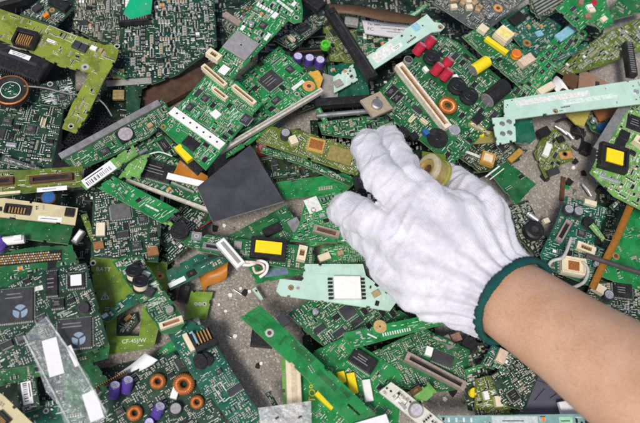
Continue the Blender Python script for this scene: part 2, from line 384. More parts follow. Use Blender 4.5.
    def slot(s, p1, p2, wd, m=None, h=4.5, pins=True, name='connector', inner=None, label=None):
        px, py = (p1[0]+p2[0])/2, (p1[1]+p2[1])/2; a, c = s.loc(*p1), s.loc(*p2); w = math.dist(a, c); rot = math.atan2(c[1]-a[1], c[0]-a[0]); l = wd*s.mmpx; m = m or CREAM
        b = MB(); wl = max(.7, l*.24)
        b.box(0, l/2-wl/2, 0, w, wl, h, m, ch=.2); b.box(0, -l/2+wl/2, 0, w, wl, h, m, ch=.2)
        b.box(-w/2+wl, 0, 0, wl*2, l-2*wl, h-.1, m); b.box(w/2-wl, 0, 0, wl*2, l-2*wl, h-.1, m); b.box(0, 0, 0, w-4*wl, l-2*wl, h*.45, inner or BROWN)
        o = s.put(name, b, px, py, rot, w+1, l+2, label=label)
        if pins:
            n = max(3, int((w-4*wl)/1.6)); e = MB()
            for i in range(n):
                x = (i+.5)/n*(w-4*wl)-(w-4*wl)/2; e.box(x, 0, h*.45, .55, (l-2*wl)*.9, h*.3, COPPER); e.box(x, -l/2-.5, 0, .6, 1.0, .4, SOLDER)
            link('contact_pins', e.mesh('contact_pins'), o)
        return o
    def block(s, px, py, w, l, a=None, h=3, m=None, name='component', label=None, ch=.35, z=0):
        k = s.mmpx; rot = s.ang(px, py, a); b = MB(); b.box(0, 0, 0, w*k, l*k, h, m or BLACK, ch=min(ch, h*.4, w*k*.3, l*k*.3)); return s.put(name, b, px, py, rot, w*k, l*k, z, label)
    def cap(s, px, py, r, h=9, m=None, top=None, name='capacitor', label=None, tip=0, to=60):
        r *= s.mmpx; m = m or PURPLE; top = top or SILVER; b = MB()
        b.lathe(0, 0, [(r*1.0, 0, m), (r, .8, m), (r*.93, 1.1, m), (r, 1.6, m), (r, h-.6, m), (r*.88, h, m), (r*.82, h-.05, top), (r*.78, h-.25, top), (0, h-.2, top)])
        b.flat(0, 0, h-.12, r*1.3, .18, GREY); b.flat(0, 0, h-.11, .18, r*1.3, GREY)
        if tip: s.lean(b, px, py, tip, to, r)
        return s.put(name, b, px, py, 0 if tip else s.r.uniform(0, 3), 2*r, 2*r, label=label)
    def caplie(s, p1, p2, r, m=None, top=None, name='capacitor', lift=0, label=None):
        a, c = s.loc(*p1), s.loc(*p2); w = math.dist(a, c); rot = math.atan2(c[1]-a[1], c[0]-a[0]); r *= s.mmpx; m = m or PURPLE; top = top or SILVER; b = MB()
        prof = [(0, -.5*w, GREY), (r*.85, -.5*w, GREY), (r, -.5*w+.4, m), (r, -.5*w+1.6, m), (r*.9, -.5*w+2.1, m), (r, -.5*w+2.6, m), (r, .5*w-.5, m), (r*.88, .5*w, m), (r*.84, .5*w-.05, top), (0, .5*w-.1, top)]
        q = MB(); q.lathe(0, 0, prof, 18); b.merge(q, 0, 0, 0); b.v = [(z, y, -x+r+lift) for x, y, z in b.v]
        b.tube([(-w/2, r*.4, r), (-w/2-2, r*.4, r*.6), (-w/2-2.2, r*.4, 0)], .35, SOLDER, 5); b.tube([(-w/2, -r*.4, r), (-w/2-2, -r*.4, r*.6), (-w/2-2.2, -r*.4, 0)], .35, SOLDER, 5)
        return s.put(name, b, (p1[0]+p2[0])/2, (p1[1]+p2[1])/2, rot, w+2, 2*r, label=label)
    def toroid(s, px, py, r, name='inductor_coil', m=None):
        r *= s.mmpx; b = MB(); q = r*.36
        b.torus(0, 0, q*1.05, r-q, q, m or WIRE, n=120, k=8, wind=30, rip=.16); b.torus(0, 0, q*.95, r-q, q*.86, BROWN, n=40, k=6)
        b.tube([(r*.8, 0, q), (r*1.1, .5, q*.4), (r*1.15, .6, 0)], .45, WIRE, 5)
        return s.put(name, b, px, py, s.r.uniform(0, 6), 2*r, 2*r)
    def drum(s, px, py, r, h=5, m=None, name='inductor', inner=None, tip=0, to=60):
        r *= s.mmpx; m = m or BLACK; b = MB()
        b.lathe(0, 0, [(r, 0, m), (r, h*.2, m), (r*.9, h*.24, inner or CHIPG), (r*.92, h*.74, m), (r, h*.78, m), (r, h-.3, m), (r-.3, h, m), (r*.62, h, m), (r*.58, h-.35, m), (r*.3, h-.35, m), (r*.26, h-.1, m)], 24)
        if tip: s.lean(b, px, py, tip, to, r)
        return s.put(name, b, px, py, 0, 2*r, 2*r)
    def coin(s, px, py, r, h=1.6, m=None, name='coin_cell', ringm=None):
        r *= s.mmpx; m = m or SILVER; b = MB(); b.lathe(0, 0, [(r, 0, m), (r, h-.3, m), (r-.3, h, m), (r*.8, h, ringm or m), (r*.78, h-.15, m), (0, h-.12, m)], 24)
        return s.put(name, b, px, py, 0, 2*r, 2*r)
    def pad_ring(s, px, py, r0, r1, m=None):
        x, y = s.loc(px, py); k = s.mmpx; s.mb.annulus(x, y, .06, r0*k, r1*k, m or COPPER); s.mb.disc(x, y, .05, r0*k, BROWN, 14); s.mark(x, y, 2*r1*k, 2*r1*k, 0)
    def trafo(s, px, py, w, l, a=None, h=6, tape=None, cover=(.72, .62), frame=None, name='transformer'):
        k = s.mmpx; w *= k; l *= k; rot = s.ang(px, py, a); b = MB(); fr = frame or BLACK
        b.box(0, 0, 0, w, l, h*.75, fr, ch=.4); b.box(0, l*.42, h*.75, w*.96, l*.14, h*.25, fr, ch=.2); b.box(0, -l*.42, h*.75, w*.96, l*.14, h*.25, fr, ch=.2)
        b.box(-w*.44, 0, h*.75, w*.1, l*.7, h*.25, fr, ch=.2); b.box(w*.44, 0, h*.75, w*.1, l*.7, h*.25, fr, ch=.2)
        for i in range(5):
            for sg in (-1, 1): b.box(sg*(w/2+.6), (i-2)*l*.17, 0, 1.4, .7, 1.2, SOLDER)
        o = s.put(name, b, px, py, rot, w+3, l); e = MB(); tp = tape or YELLOW
        e.box(0, 0, h*.75, w*cover[0], l*cover[1], h*.22, tp, ch=.3); link('tape', e.mesh('tape'), o)
        return o
    def jack(s, px, py, w, l, a=None, h=9, n=7, name='socket'):
        k = s.mmpx; w *= k; l *= k; rot = s.ang(px, py, a); b = MB()
        b.box(0, l*.36, 0, w, l*.28, h, BLACK, ch=.4); b.box(-w*.44, -l*.14, 0, w*.12, l*.72, h, BLACK, ch=.3); b.box(w*.44, -l*.14, 0, w*.12, l*.72, h, BLACK, ch=.3); b.box(0, -l*.14, 0, w*.76, l*.72, h*.45, BLACK)
        o = s.put(name, b, px, py, rot, w, l); e = MB()
        for i in range(n): e.box(((i+.5)/n-.5)*w*.7, -l*.14, h*.45, w*.05, l*.62, h*.35, COPPER)
        link('contact_pins', e.mesh('contact_pins'), o); return o
    def header(s, p1, p2, wd, m=None, h=2.5, n=None, name='pin_header', pin=5):
        a, c = s.loc(*p1), s.loc(*p2); w = math.dist(a, c); rot = math.atan2(c[1]-a[1], c[0]-a[0]); l = wd*s.mmpx; n = n or int(w/2.2); b = MB(); b.box(0, 0, 0, w, l, h, m or BLACK, ch=.3)
        o = s.put(name, b, (p1[0]+p2[0])/2, (p1[1]+p2[1])/2, rot, w, l); e = MB()
        for i in range(n): e.box(((i+.5)/n-.5)*w, 0, h, .7, .7, pin, COPPER)
        link('contact_pins', e.mesh('contact_pins'), o); return o
    def sticker(s, px, py, w, l, a=None, code=True, m=None, name='sticker', lines=2, z=0.0, text=None):
        k = s.mmpx; w *= k; l *= k; rot = s.ang(px, py, a); b = MB(); b.box(0, 0, .06, w, l, .12, m or PAPER)
        if code:
            x = -w*.42
            while x < w*.38:
                bw = s.r.choice([.35, .5, .9]); b.flat(x, -l*.12, .2, bw, l*.42, INK); x += bw+s.r.choice([.5, .7, 1.1])
            b.flat(-w*.1, l*.3, .2, w*.6, l*.1, INK)
        elif lines:
            for i in range(lines): b.flat(-w*.05+s.r.uniform(-.05, .05)*w, l*((i+.5)/lines-.5)*.8, .2, w*s.r.uniform(.4, .8), min(.7, l*.12), INK)
        o = s.put(name, b, px, py, rot, w, l, z)
        if text: link('lettering', text_mesh(text, l*.5, INK), o, (0, 0, .2))
        return o
    def text(s, px, py, body, size, a=None, m=None):
        x, y = s.loc(px, py); rot = s.ang(px, py, a); link('lettering', text_mesh(body, size*s.mmpx, m or SILK), s.root, (x, y, .07), rot); s.mark(x, y, len(body)*size*.62*s.mmpx, size*s.mmpx, rot)
    def outline(s, px, py, w, l, a=None, lw=.4, m=None):
        x, y = s.loc(px, py); rot = s.ang(px, py, a); k = s.mmpx; w *= k; l *= k; c, n = math.cos(rot), math.sin(rot); m = m or SILK
        for a_, b_, ww, ll in ((0, l/2, w, lw), (0, -l/2, w, lw), (w/2, 0, lw, l), (-w/2, 0, lw, l)): s.mb.flat(x+a_*c-b_*n, y+a_*n+b_*c, .06, ww, ll, m, rot)
    def patch(s, px, py, w, l, a=None, m=None, z=.05):
        x, y = s.loc(px, py); rot = s.ang(px, py, a); k = s.mmpx; s.mb.flat(x, y, z, w*k, l*k, m or SOLDER, rot); s.mark(x, y, w*k, l*k, rot)
    def padrow(s, p1, p2, n, w, l, m=None):
        a, c = s.loc(*p1), s.loc(*p2); rot = math.atan2(c[1]-a[1], c[0]-a[0]); k = s.mmpx
        for i in range(n):
            t = (i+.5)/n; x, y = a[0]+(c[0]-a[0])*t, a[1]+(c[1]-a[1])*t; s.mb.flat(x, y, .055, w*k, l*k, m or SOLDER, rot); s.mark(x, y, w*k, l*k, rot)
    def trace_bundles(s, n):
        xs = [p[0] for p in s.poly]; ys = [p[1] for p in s.poly]; R = s.r
        for _ in range(n):
            x, y = R.uniform(min(xs), max(xs)), R.uniform(min(ys), max(ys)); d = R.choice([0, 1, 2, 3])*math.pi/2; pts = [(x, y)]
            for k in range(R.randint(2, 4)):
                ln = R.uniform(4, 16); x += ln*math.cos(d); y += ln*math.sin(d); pts.append((x, y)); d += R.choice([-1, 1])*math.pi/4
            for q in range(R.randint(1, 6)):
                off = q*.9
                for (a, b), (c, e) in zip(pts, pts[1:]):
                    L = math.hypot(c-a, e-b); ux, uy = (c-a)/L, (e-b)/L; a2, b2, c2, e2 = a-uy*off, b+ux*off, c-uy*off, e+ux*off
                    if inside((a2, b2), s.poly) and inside((c2, e2), s.poly) and inside(((a2+c2)/2, (b2+e2)/2), s.poly) and not any(hasattr(h[0], '__len__') for h in s.holes):
                        s.mb.flat((a2+c2)/2, (b2+e2)/2, .03, L+.2, .38, s.bm[2], math.atan2(e2-b2, c2-a2))
    def fill(s, dens=.3, q=1.0, kinds=DENSE, maxp=None, region=None, silk=1.0):
        """populate the free surface with rows and clusters of small soldered parts"""
        q *= s.r.choice([.78, .86, .95])
        if kinds is DENSE: kinds = s.r.choice([DENSE, PASSIVE, PASSIVE, LOGIC, LOGIC, POWER, POWER]); q *= 1.12 if kinds is POWER else 1; silk *= .4 if kinds is PASSIVE else 1
        R = s.r; L = [s.loc(*p) for p in region] if region else s.poly
        xs = [p[0] for p in L]; ys = [p[1] for p in L]; n = len(L)
        area = abs(sum(L[i][0]*L[(i+1) % n][1]-L[(i+1) % n][0]*L[i][1] for i in range(n)))/2
        off = R.uniform(0, 500); thr = -.12-.35*min(1, dens)+.05
        for _ in range(R.randint(1, 4) if dens > .2 and area > 900 else 0):      # middle-sized chips first
            w, l = R.choice([(9, 6), (12, 7), (8, 8), (11, 11), (7, 5), (14, 6)]); rot = R.choice([0, math.pi/2]); x, y = R.uniform(min(xs), max(xs)), R.uniform(min(ys), max(ys))
            if s.free(x, y, w+3, l+3, rot) and (not region or inside((x, y), L)): s.chip_at(x, y, w, l, rot)
        for _ in range(R.randint(1, 5) if dens > .15 and area > 700 else 0):      # a few upright parts
            t = R.choice(['can', 'can', 'crystal', 'plug', 'coil']); x, y = R.uniform(min(xs), max(xs)), R.uniform(min(ys), max(ys)); rot = R.choice([0, math.pi/2])
            w, l = {'can': (6, 6), 'crystal': (9, 4), 'plug': (8, 4.5), 'coil': (6, 6)}[t]
            if not s.free(x, y, w+1, l+1, rot) or (region and not inside((x, y), L)): continue
            if t not in MESHC:
                b = MB()
                if t == 'can': b.box(0, 0, 0, 5.6, 5.6, .8, BLACK, ch=.3); b.lathe(0, 0, [(2.6, .8, SILVER), (2.6, 1.6, SILVER), (2.45, 1.9, SILVER), (2.6, 2.2, SILVER), (2.6, 4.8, SILVER), (2.3, 5.1, SILVER)], 16); b.add([(2.1*math.cos(a*.3-.9), 2.1*math.sin(a*.3-.9), 5.12) for a in range(7)], [tuple(range(7))], BLACK)
                elif t == 'crystal': b.box(0, 0, 0, 8.4, 3.6, 2.6, SILVER, ch=.7); b.flat(0, .3, 2.62, 5, .4, GREY)
                elif t == 'plug':
                    b.box(0, 1.6, 0, 8, .9, 3.2, CREAM); b.box(0, -1.4, 0, 8, .7, 2.4, CREAM); b.box(0, 0, 0, 7.9, 2.4, 1, CREAM)
                    for i in range(5): b.box((i-2)*1.5, 0, 1, .5, .5, 2, SOLDER)
                else: b.lathe(0, 0, [(2.8, 0, BLACK), (2.8, .8, BLACK), (2.2, 1, WIRE), (2.2, 2.6, BLACK), (2.8, 2.8, BLACK), (2.8, 3.5, BLACK), (1.4, 3.5, CHIPG), (0, 3.2, CHIPG)], 18)
                MESHC[t] = b.mesh(t)
            link({'can': 'capacitor', 'crystal': 'crystal', 'plug': 'connector', 'coil': 'inductor'}[t], MESHC[t], s.root, (x, y, .02), rot); s.mark(x, y, w, l, rot); s.used = getattr(s, 'used', 0)+1
        goal = area*dens; got = 0; pl = []; names = [k for k, _ in kinds]; wts = [v for _, v in kinds]; tries = 0
        while got < goal and tries < 2200:
            tries += 1; k = R.choices(names, wts)[0]; w, l = SMDIM[k]; w *= q; l *= q; rot = R.choice([0, 0, math.pi/2, math.pi/2, math.pi])
            cnt = 1 if w > 4*q else R.choice([1, 2, 3, 4, 6]); x, y = round(R.uniform(min(xs), max(xs))*2)/2, round(R.uniform(min(ys), max(ys))*2)/2
            step = l+.55; dx, dy = -math.sin(rot)*step, math.cos(rot)*step
            for i in range(cnt):
                xx, yy = x+dx*i, y+dy*i
                if region and not inside((xx, yy), L): break
                if noise.noise(Vector((xx*.075+off, yy*.075, off))) < thr: break
                if not s.free(xx, yy, w, l, rot): break
                s.mark(xx, yy, w, l, rot, .2); pl.append((k, xx, yy, rot)); got += (w+.3)*(l+.3)
            if R.random() < .2*silk:
                ww, ll = R.uniform(1.5, 6), R.uniform(.25, .5)
                if s.free(x, y-2.2, ww, .6, 0): s.mb.flat(x, y-2.2, .06, ww, ll, SILK)
        for _ in range(int(area*dens*.16)):        # bare solder pads and vias
            x, y = R.uniform(min(xs), max(xs)), R.uniform(min(ys), max(ys))
            if s.free(x, y, 1, .8, 0): s.mb.flat(x, y, .05, R.choice([.6, .9, 1.3])*q, .6*q, SOLDER, R.choice([0, math.pi/2]))
        pl.sort(key=lambda t: -SMDIM[t[0]][0]*SMDIM[t[0]][1]); cap_ = MAXPARTS-getattr(s, 'used', 0) if maxp is None else maxp
        for k, x, y, rot in pl[:cap_]: link(SMNAME.get(k, k), SMME[k], s.root, (x, y, .02), rot, q)
        s.used = getattr(s, 'used', 0)+min(len(pl), cap_)
        if len(pl) > cap_:
            if not hasattr(s, 'stuff'): s.stuff = MB()
            for k, x, y, rot in pl[cap_:]: s.stuff.merge(SM[k], x, y, .02, rot, q)
        return s
    def done(s):
        o = link(s.part, s.mb.mesh(s.part), s.root); s.sub = o
        if hasattr(s, 'stuff'): t = link('surface_components', s.stuff.mesh('surface_components'), s.root); t['kind'] = 'stuff'
        return s
def B(*a, **k): return Board('circuit_board', *a, **k)
def solo(name, mb, label, cat, px, py, z, rot=0, group=None):
    """a thing that is one mesh, in millimetres about its own base"""
    o = link(name, mb.mesh(name)); o.location = P(px, py, z); o.rotation_euler = (0, 0, rot); tag(o, label, cat, group); return o
def path_mb(pts, r, m, k=8, sub=6):
    """tube through picture points (px, py, z mm), smoothed; returned relative to its first point"""
    q = [P(*p)*1000 for p in pts]; o = q[0].copy(); out = []
    for i in range(len(q)-1):
        p0, p1, p2, p3 = q[max(i-1, 0)], q[i], q[i+1], q[min(i+2, len(q)-1)]
        for j in range(sub):
            t = j/sub; out.append(.5*((2*p1)+(p2-p0)*t+(2*p0-5*p1+4*p2-p3)*t*t+(3*p1-p0-3*p2+p3)*t**3))
    out.append(q[-1]); b = MB(); b.tube([p-o for p in out], r, m, k); return b, o
def wire(name, label, cat, pts, r, m, group=None):
    b, o = path_mb(pts, r, m); ob = link(name, b.mesh(name)); ob.location = o*.001; return tag(ob, label, cat, group)
def ribbon(name, label, cat, edge_a, edge_b, m, th=.35, sub=6, group=None):
    """bent sheet between two edge polylines of (px, py, z)"""
    def sm(e):
        q = [P(*p)*1000 for p in e]; out = []
        for i in range(len(q)-1):
            p0, p1, p2, p3 = q[max(i-1, 0)], q[i], q[i+1], q[min(i+2, len(q)-1)]
            for j in range(sub):
                t = j/sub; out.append(.5*((2*p1)+(p2-p0)*t+(2*p0-5*p1+4*p2-p3)*t*t+(3*p1-p0-3*p2+p3)*t**3))
        return out+[q[-1]]
    a, c = sm(edge_a), sm(edge_b); o = a[0].copy(); n = len(a); b = MB(); dn = Vector((0, 0, -th))
    vs = [p-o for p in a]+[p-o for p in c]+[p-o+dn for p in a]+[p-o+dn for p in c]; fs = []
    for i in range(n-1):
        fs += [(i, i+1, n+i+1, n+i), (2*n+i, 3*n+i, 3*n+i+1, 2*n+i+1), (i, 2*n+i, 2*n+i+1, i+1), (n+i, n+i+1, 3*n+i+1, 3*n+i)]
    fs += [(0, n, 3*n, 2*n), (n-1, 3*n-1, 4*n-1, 2*n-1)]
    b.add(vs, fs, m, True); ob = link(name, b.mesh(name)); ob.location = o*.001; return tag(ob, label, cat, group)
# ---------------------------------------------------------------- setting: bare concrete floor
m, nt_, b_ = new_mat('concrete'); v_ = coords(nt_)
n1 = N(nt_, 'ShaderNodeTexNoise', in_Scale=.03, in_Detail=9.0, in_Roughness=.7); nt_.links.new(v_, n1.inputs['Vector'])
c_ = ramp(nt_, n1.outputs[0], .3, (.20, .178, .155, 1), .72, (.34, .31, .275, 1))
v1 = N(nt_, 'ShaderNodeTexVoronoi', in_Scale=.75); nt_.links.new(v_, v1.inputs['Vector'])
s_ = N(nt_, 'ShaderNodeSeparateColor'); nt_.links.new(v1.outputs['Color'], s_.inputs[0])
c_ = mixc(nt_, ramp(nt_, s_.outputs[0], .80, (0, 0, 0, 1), .86, (.75, .75, .75, 1)), c_, (.46, .43, .39, 1))
c_ = mixc(nt_, ramp(nt_, s_.outputs[1], .80, (0, 0, 0, 1), .88, (.5, .5, .5, 1)), c_, (.13, .115, .10, 1))
n3 = N(nt_, 'ShaderNodeTexNoise', in_Scale=1.1, in_Detail=5.0); nt_.links.new(v_, n3.inputs['Vector'])
c_ = mixc(nt_, .55, c_, ramp(nt_, n3.outputs[0], .3, (.25, .25, .25, 1), .7, (.8, .78, .75, 1)), 'OVERLAY')
n4 = N(nt_, 'ShaderNodeTexNoise', in_Scale=.012, in_Detail=7.0, in_Roughness=.75); nt_.links.new(v_, n4.inputs['Vector'])
c_ = mixc(nt_, ramp(nt_, n4.outputs[0], .52, (0, 0, 0, 1), .68, (.5, .5, .5, 1)), c_, (.15, .125, .10, 1))
nt_.links.new(c_, b_.inputs['Base Color']); b_.inputs['Roughness'].default_value = .85
bp_ = N(nt_, 'ShaderNodeBump', in_Strength=.7, in_Distance=.0006); nt_.links.new(n3.outputs[0], bp_.inputs['Height']); nt_.links.new(bp_.outputs[0], b_.inputs['Normal'])
g = MB(); g.add([(-3000, -3000, 0), (3000, -3000, 0), (3000, 3000, 0), (-3000, 3000, 0)], [(0, 1, 2, 3)], m)
gr = link('ground', g.mesh('ground')); gr['kind'] = 'structure'
D2 = math.pi/2
# ---------------------------------------------------------------- lowest layer, seen in the gaps, their shade put into the board colour
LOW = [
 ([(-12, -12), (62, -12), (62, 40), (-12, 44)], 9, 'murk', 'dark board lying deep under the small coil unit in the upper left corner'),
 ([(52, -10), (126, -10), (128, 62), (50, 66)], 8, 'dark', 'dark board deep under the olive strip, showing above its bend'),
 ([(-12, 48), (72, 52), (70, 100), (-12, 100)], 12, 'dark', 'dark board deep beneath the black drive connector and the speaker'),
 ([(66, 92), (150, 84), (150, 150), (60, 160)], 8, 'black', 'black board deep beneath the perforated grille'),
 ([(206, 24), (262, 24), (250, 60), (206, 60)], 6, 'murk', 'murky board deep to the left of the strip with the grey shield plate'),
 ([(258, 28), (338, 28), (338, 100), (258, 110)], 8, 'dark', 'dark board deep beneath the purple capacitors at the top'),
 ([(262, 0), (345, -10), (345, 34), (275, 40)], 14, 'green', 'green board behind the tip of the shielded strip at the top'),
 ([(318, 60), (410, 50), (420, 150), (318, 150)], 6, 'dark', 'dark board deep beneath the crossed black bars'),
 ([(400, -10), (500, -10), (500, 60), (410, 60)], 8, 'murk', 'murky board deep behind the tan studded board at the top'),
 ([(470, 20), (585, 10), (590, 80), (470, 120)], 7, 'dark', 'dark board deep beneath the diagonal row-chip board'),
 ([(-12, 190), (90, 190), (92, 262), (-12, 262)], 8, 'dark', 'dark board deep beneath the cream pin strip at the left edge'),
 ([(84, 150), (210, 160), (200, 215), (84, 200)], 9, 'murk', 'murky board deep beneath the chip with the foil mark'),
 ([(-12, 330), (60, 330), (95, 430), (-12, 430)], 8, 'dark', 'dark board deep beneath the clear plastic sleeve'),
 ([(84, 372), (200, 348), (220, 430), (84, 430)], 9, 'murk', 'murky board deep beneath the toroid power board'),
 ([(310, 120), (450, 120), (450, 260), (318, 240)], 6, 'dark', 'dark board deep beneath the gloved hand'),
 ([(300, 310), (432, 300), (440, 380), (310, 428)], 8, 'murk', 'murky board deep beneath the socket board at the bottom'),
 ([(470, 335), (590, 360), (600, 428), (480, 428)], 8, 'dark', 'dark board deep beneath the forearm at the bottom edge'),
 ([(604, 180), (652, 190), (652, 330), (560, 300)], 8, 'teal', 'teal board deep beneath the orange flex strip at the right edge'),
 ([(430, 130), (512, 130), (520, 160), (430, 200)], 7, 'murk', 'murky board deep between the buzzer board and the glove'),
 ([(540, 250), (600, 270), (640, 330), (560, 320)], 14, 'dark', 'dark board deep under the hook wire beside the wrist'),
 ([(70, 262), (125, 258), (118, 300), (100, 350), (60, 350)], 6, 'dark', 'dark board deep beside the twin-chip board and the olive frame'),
 ([(94, 56), (130, 60), (150, 90), (140, 122), (92, 118)], 16, 'dark', 'dark board deep between the olive L bend and the brass tabs'),  # from here on, fillers added to darken gaps over bare floor
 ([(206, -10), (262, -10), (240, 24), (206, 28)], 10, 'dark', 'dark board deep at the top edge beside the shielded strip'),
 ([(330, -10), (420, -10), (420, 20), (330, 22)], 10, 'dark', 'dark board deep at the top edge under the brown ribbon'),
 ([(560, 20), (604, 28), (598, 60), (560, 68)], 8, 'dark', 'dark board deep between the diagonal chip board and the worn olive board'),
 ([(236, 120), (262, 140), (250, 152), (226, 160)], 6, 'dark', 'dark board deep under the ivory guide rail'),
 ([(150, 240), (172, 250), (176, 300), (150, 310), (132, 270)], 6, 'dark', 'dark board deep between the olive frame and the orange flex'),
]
for pts, z, c, lab in LOW: B(lab, pts, z*.7, 'black' if c == 'black' else 'deep', slope=(0, 0)).fill(.14, 1.1, maxp=40).done()  # listed colours overridden by near-black, painting the shade between layers
# ---------------------------------------------------------------- upper left
B('dense grey-green board crowded with tiny parts, behind the emerald tab', [(74, -8), (122, -8), (122, 44), (106, 46), (72, 28)], 18, 'murk').fill(.62, 1.15).done()
b = B('large dense board with a bare green patch, right of the emerald tab', [(121, -8), (214, -8), (217, 46), (178, 74), (142, 88), (139, 112), (127, 118), (121, 40)], 24, 'dark', slope=(.02, .03))
b.patch(129, 82, 7, 44, 94, GREYC); b.fill(.66, 1.2, region=[(121, -8), (214, -8), (214, 22), (178, 50), (165, 74), (142, 86), (126, 50)])
b.fill(.12, 1, region=[(214, 22), (217, 46), (178, 74), (165, 70), (178, 50)])
for py in (75, 96): b.block(119, py, 11, 10, 0, 3.5, plain('brass_tab', (.55, .42, .18), .35, .6), 'contact_tab')
b.done()
t = Board('scrap_panel', 'plain emerald board offcut standing out at the top edge', [(121, 18), (133, -8), (153, -8), (151, 13), (131, 19)], 36, 'emerald', slope=(.1, .1), cat='board offcut', traces=1); t.patch(146, 4, 1.5, 1.5); t.done()
mb = MB(); mb.box(0, 0, 0, 28, 8, 7, BLACK, ch=.5)
for i in range(11): mb.box((i-5)*2.3, 0, 7, .8, 5, .2, GREY)
solo('edge_connector', mb, 'black multi-pin connector lying below the emerald offcut', 'connector', 134, 22, 27, math.radians(10))
b = B('small dark unit with an orange coil core in the upper left corner', [(20, 14), (47, -6), (74, 8), (56, 27)], 26, 'dark'); b.block(60, 6, 22, 9, -30, 5, BLACK, 'connector'); b.block(47, 17, 6, 4, 35, 4, AMBER, 'coil_core'); b.block(38, 9, 9, 7, 35, 3, CHIPG, 'chip'); b.pad_ring(52, 10, 1, 3); b.fill(.35).done()
mb = MB(); mb.box(0, 0, 0, 34, 16, 9, BLACK, ch=1.5); mb.box(0, 0, 9, 26, 9, .8, GREY, ch=.3)
solo('battery_holder', mb, 'black plastic holder at the extreme upper left corner', 'plastic part', 12, 2, 24, math.radians(25))
# olive L-shaped board
b = B('olive-yellow L-shaped board with a round hole and two dark blocks', [(-8, 6), (104, 45), (112, 44), (119, 50), (116, 60), (104, 80), (86, 118), (76, 133), (62, 128), (72, 104), (87, 78), (88, 72), (60, 66), (40, 56), (-8, 36)], 46, 'olive', slope=(.01, .02), holes=[(71, 126, 1.7), (117, 46, 1.9), (85, 67, 1.6)], traces=3)
b.block(77, 46, 8, 9, -22, 3, SLATE, 'relay'); b.block(84, 49, 7, 9, -22, 3, SLATE, 'relay'); b.outline(61, 34, 32, 9, -22); b.outline(52, 42, 8, 4, -22)
b.block(94, 49, 7, 5, -22, 2.4, WHITE, 'jumper_block'); b.block(101, 51, 4, 5, -22, 2, TAN, 'capacitor'); b.pad_ring(85, 67, 1.6, 4.2, SOLDER)
b.jack(27, 42, 22, 18, -14); b.sticker(51, 41, 9, 3.4, -22, False, lines=1)
b.fill(.10, 1.1, silk=2).done()
mb = MB(); mb.box(0, 0, 0, 54, 23, 9, BLACK, ch=1.2)
for i in range(22): mb.box((i-10.5)*2.2, -11.8, 1, 1.0, 1.6, 6, CHIPG)
mb.box(-2, 2, 9, 42, 3, .6, CHIPG)
o = solo('drive_connector', mb, 'black ribbed drive connector block with a white label', 'connector', 18, 66, 36, math.radians(-20))
e = MB(); e.box(0, 0, 0, 19, 5.5, .15, PAPER)
for i in range(3): e.flat(-1, 1.6-1.5*i, .17, 13-2*i, .45, INK)
link('sticker', e.mesh('sticker'), o, (1, 5.5, 9.05), 0.03)
# speaker
mb = MB(); DKRING = plain('speaker_frame', (.03, .022, .018), .5); CONE = plain('speaker_cone', (.02, .02, .02), .7)
mb.lathe(0, 0, [(14.5, 0, DKRING), (14.5, 5, WIRE), (13.2, 5.4, DKRING), (12.4, 4.4, CONE), (9, 3.6, CONE), (8.6, 3.7, CONE), (0, 3.9, CONE)], 40)
o = solo('speaker', mb, 'round speaker with a copper rim and a green centre disc', 'speaker', 12, 93, 46)
e = MB(); e.lathe(0, 0, [(8.2, 0, SILK), (8.2, .9, SILK), (7.6, .95, board_mats('dark')[0]), (0, .9, board_mats('dark')[0])], 28)
for i in range(14): e.flat(rnd.uniform(-4.5, 4.5), rnd.uniform(-4.5, 4.5), 1.0, rnd.uniform(.8, 3), rnd.uniform(.5, .9), SILK if i % 3 else board_mats('bright')[0])
link('centre_disc', e.mesh('centre_disc'), o, (0, 0, 4))
wire('wire', 'thin grey wire running right from the round speaker', 'wire', [(24, 86, 50), (45, 88, 50), (70, 94, 46), (92, 96, 40), (104, 104, 36), (112, 116, 30)], .75, GREY)
b = B('big dark teal board with scattered white solder marks at the left edge', [(-10, 86), (40, 92), (68, 90), (60, 128), (51, 171), (-10, 169)], 34, 'dark', slope=(.02, -.01))
b.chip(31, 130, 11, 10, None, 4); b.chip(45, 99, 9, 8); b.chip(8, 122, 10, 7, None, 2); b.fill(.26, 1.15, silk=2.2).done()
b = B('small dark board with an eyelet between the olive bend and the speaker', [(40, 84), (72, 78), (78, 96), (66, 108), (40, 104)], 38, 'dark', holes=[(50, 84, 1.8)]); b.chip(63, 97, 8, 8); b.fill(.4).done()
# perforated grille
gm = MB(); GR = plain('black_steel', (.02, .02, .022), .4, .5); hl = []
for i in range(14):
    for j in range(11): hl.append((-18+i*2.8+(j % 2)*1.4, -12.5+j*2.5, .85))
gm.prism([(-21, -16), (21, -16), (21, 16), (-21, 16)], 0, 1, GR, GR, hl)
solo('perforated_grille', gm, 'black perforated metal grille between the olive board and the silver-edged strip', 'grille', 92, 134, 20, math.radians(58))
b = B('long board strip with an aluminium edge rail and a round coin battery', [(59, 155), (163, 98), (173, 116), (150, 136), (112, 156), (76, 171)], 36, 'green', slope=(0, .02))
mx = MB(); ALU = plain('grey_aluminium', (.34, .34, .34), .45, .6, .2, .2)
b.block(111.5, 130, 116, 7.5, 28.7, 3.2, ALU, 'edge_rail', ch=.4)
b.block(125, 136, 15, 15, 28, 2.5, BLACK, 'battery_holder'); b.coin(126, 135.5, 7.5, 3.8, plain('pinkish_nickel', (.55, .48, .50), .35, .4)); b.chip(105, 152, 9, 7, None, 2); b.block(150, 126, 6, 5, 30, 2.4, TAN, 'capacitor'); b.fill(.34, 1.1).done()
b = B('dim green board showing below the silver-edged strip', [(132, 146), (160, 130), (182, 150), (160, 168), (128, 170)], 25, 'green'); b.fill(.25).done()
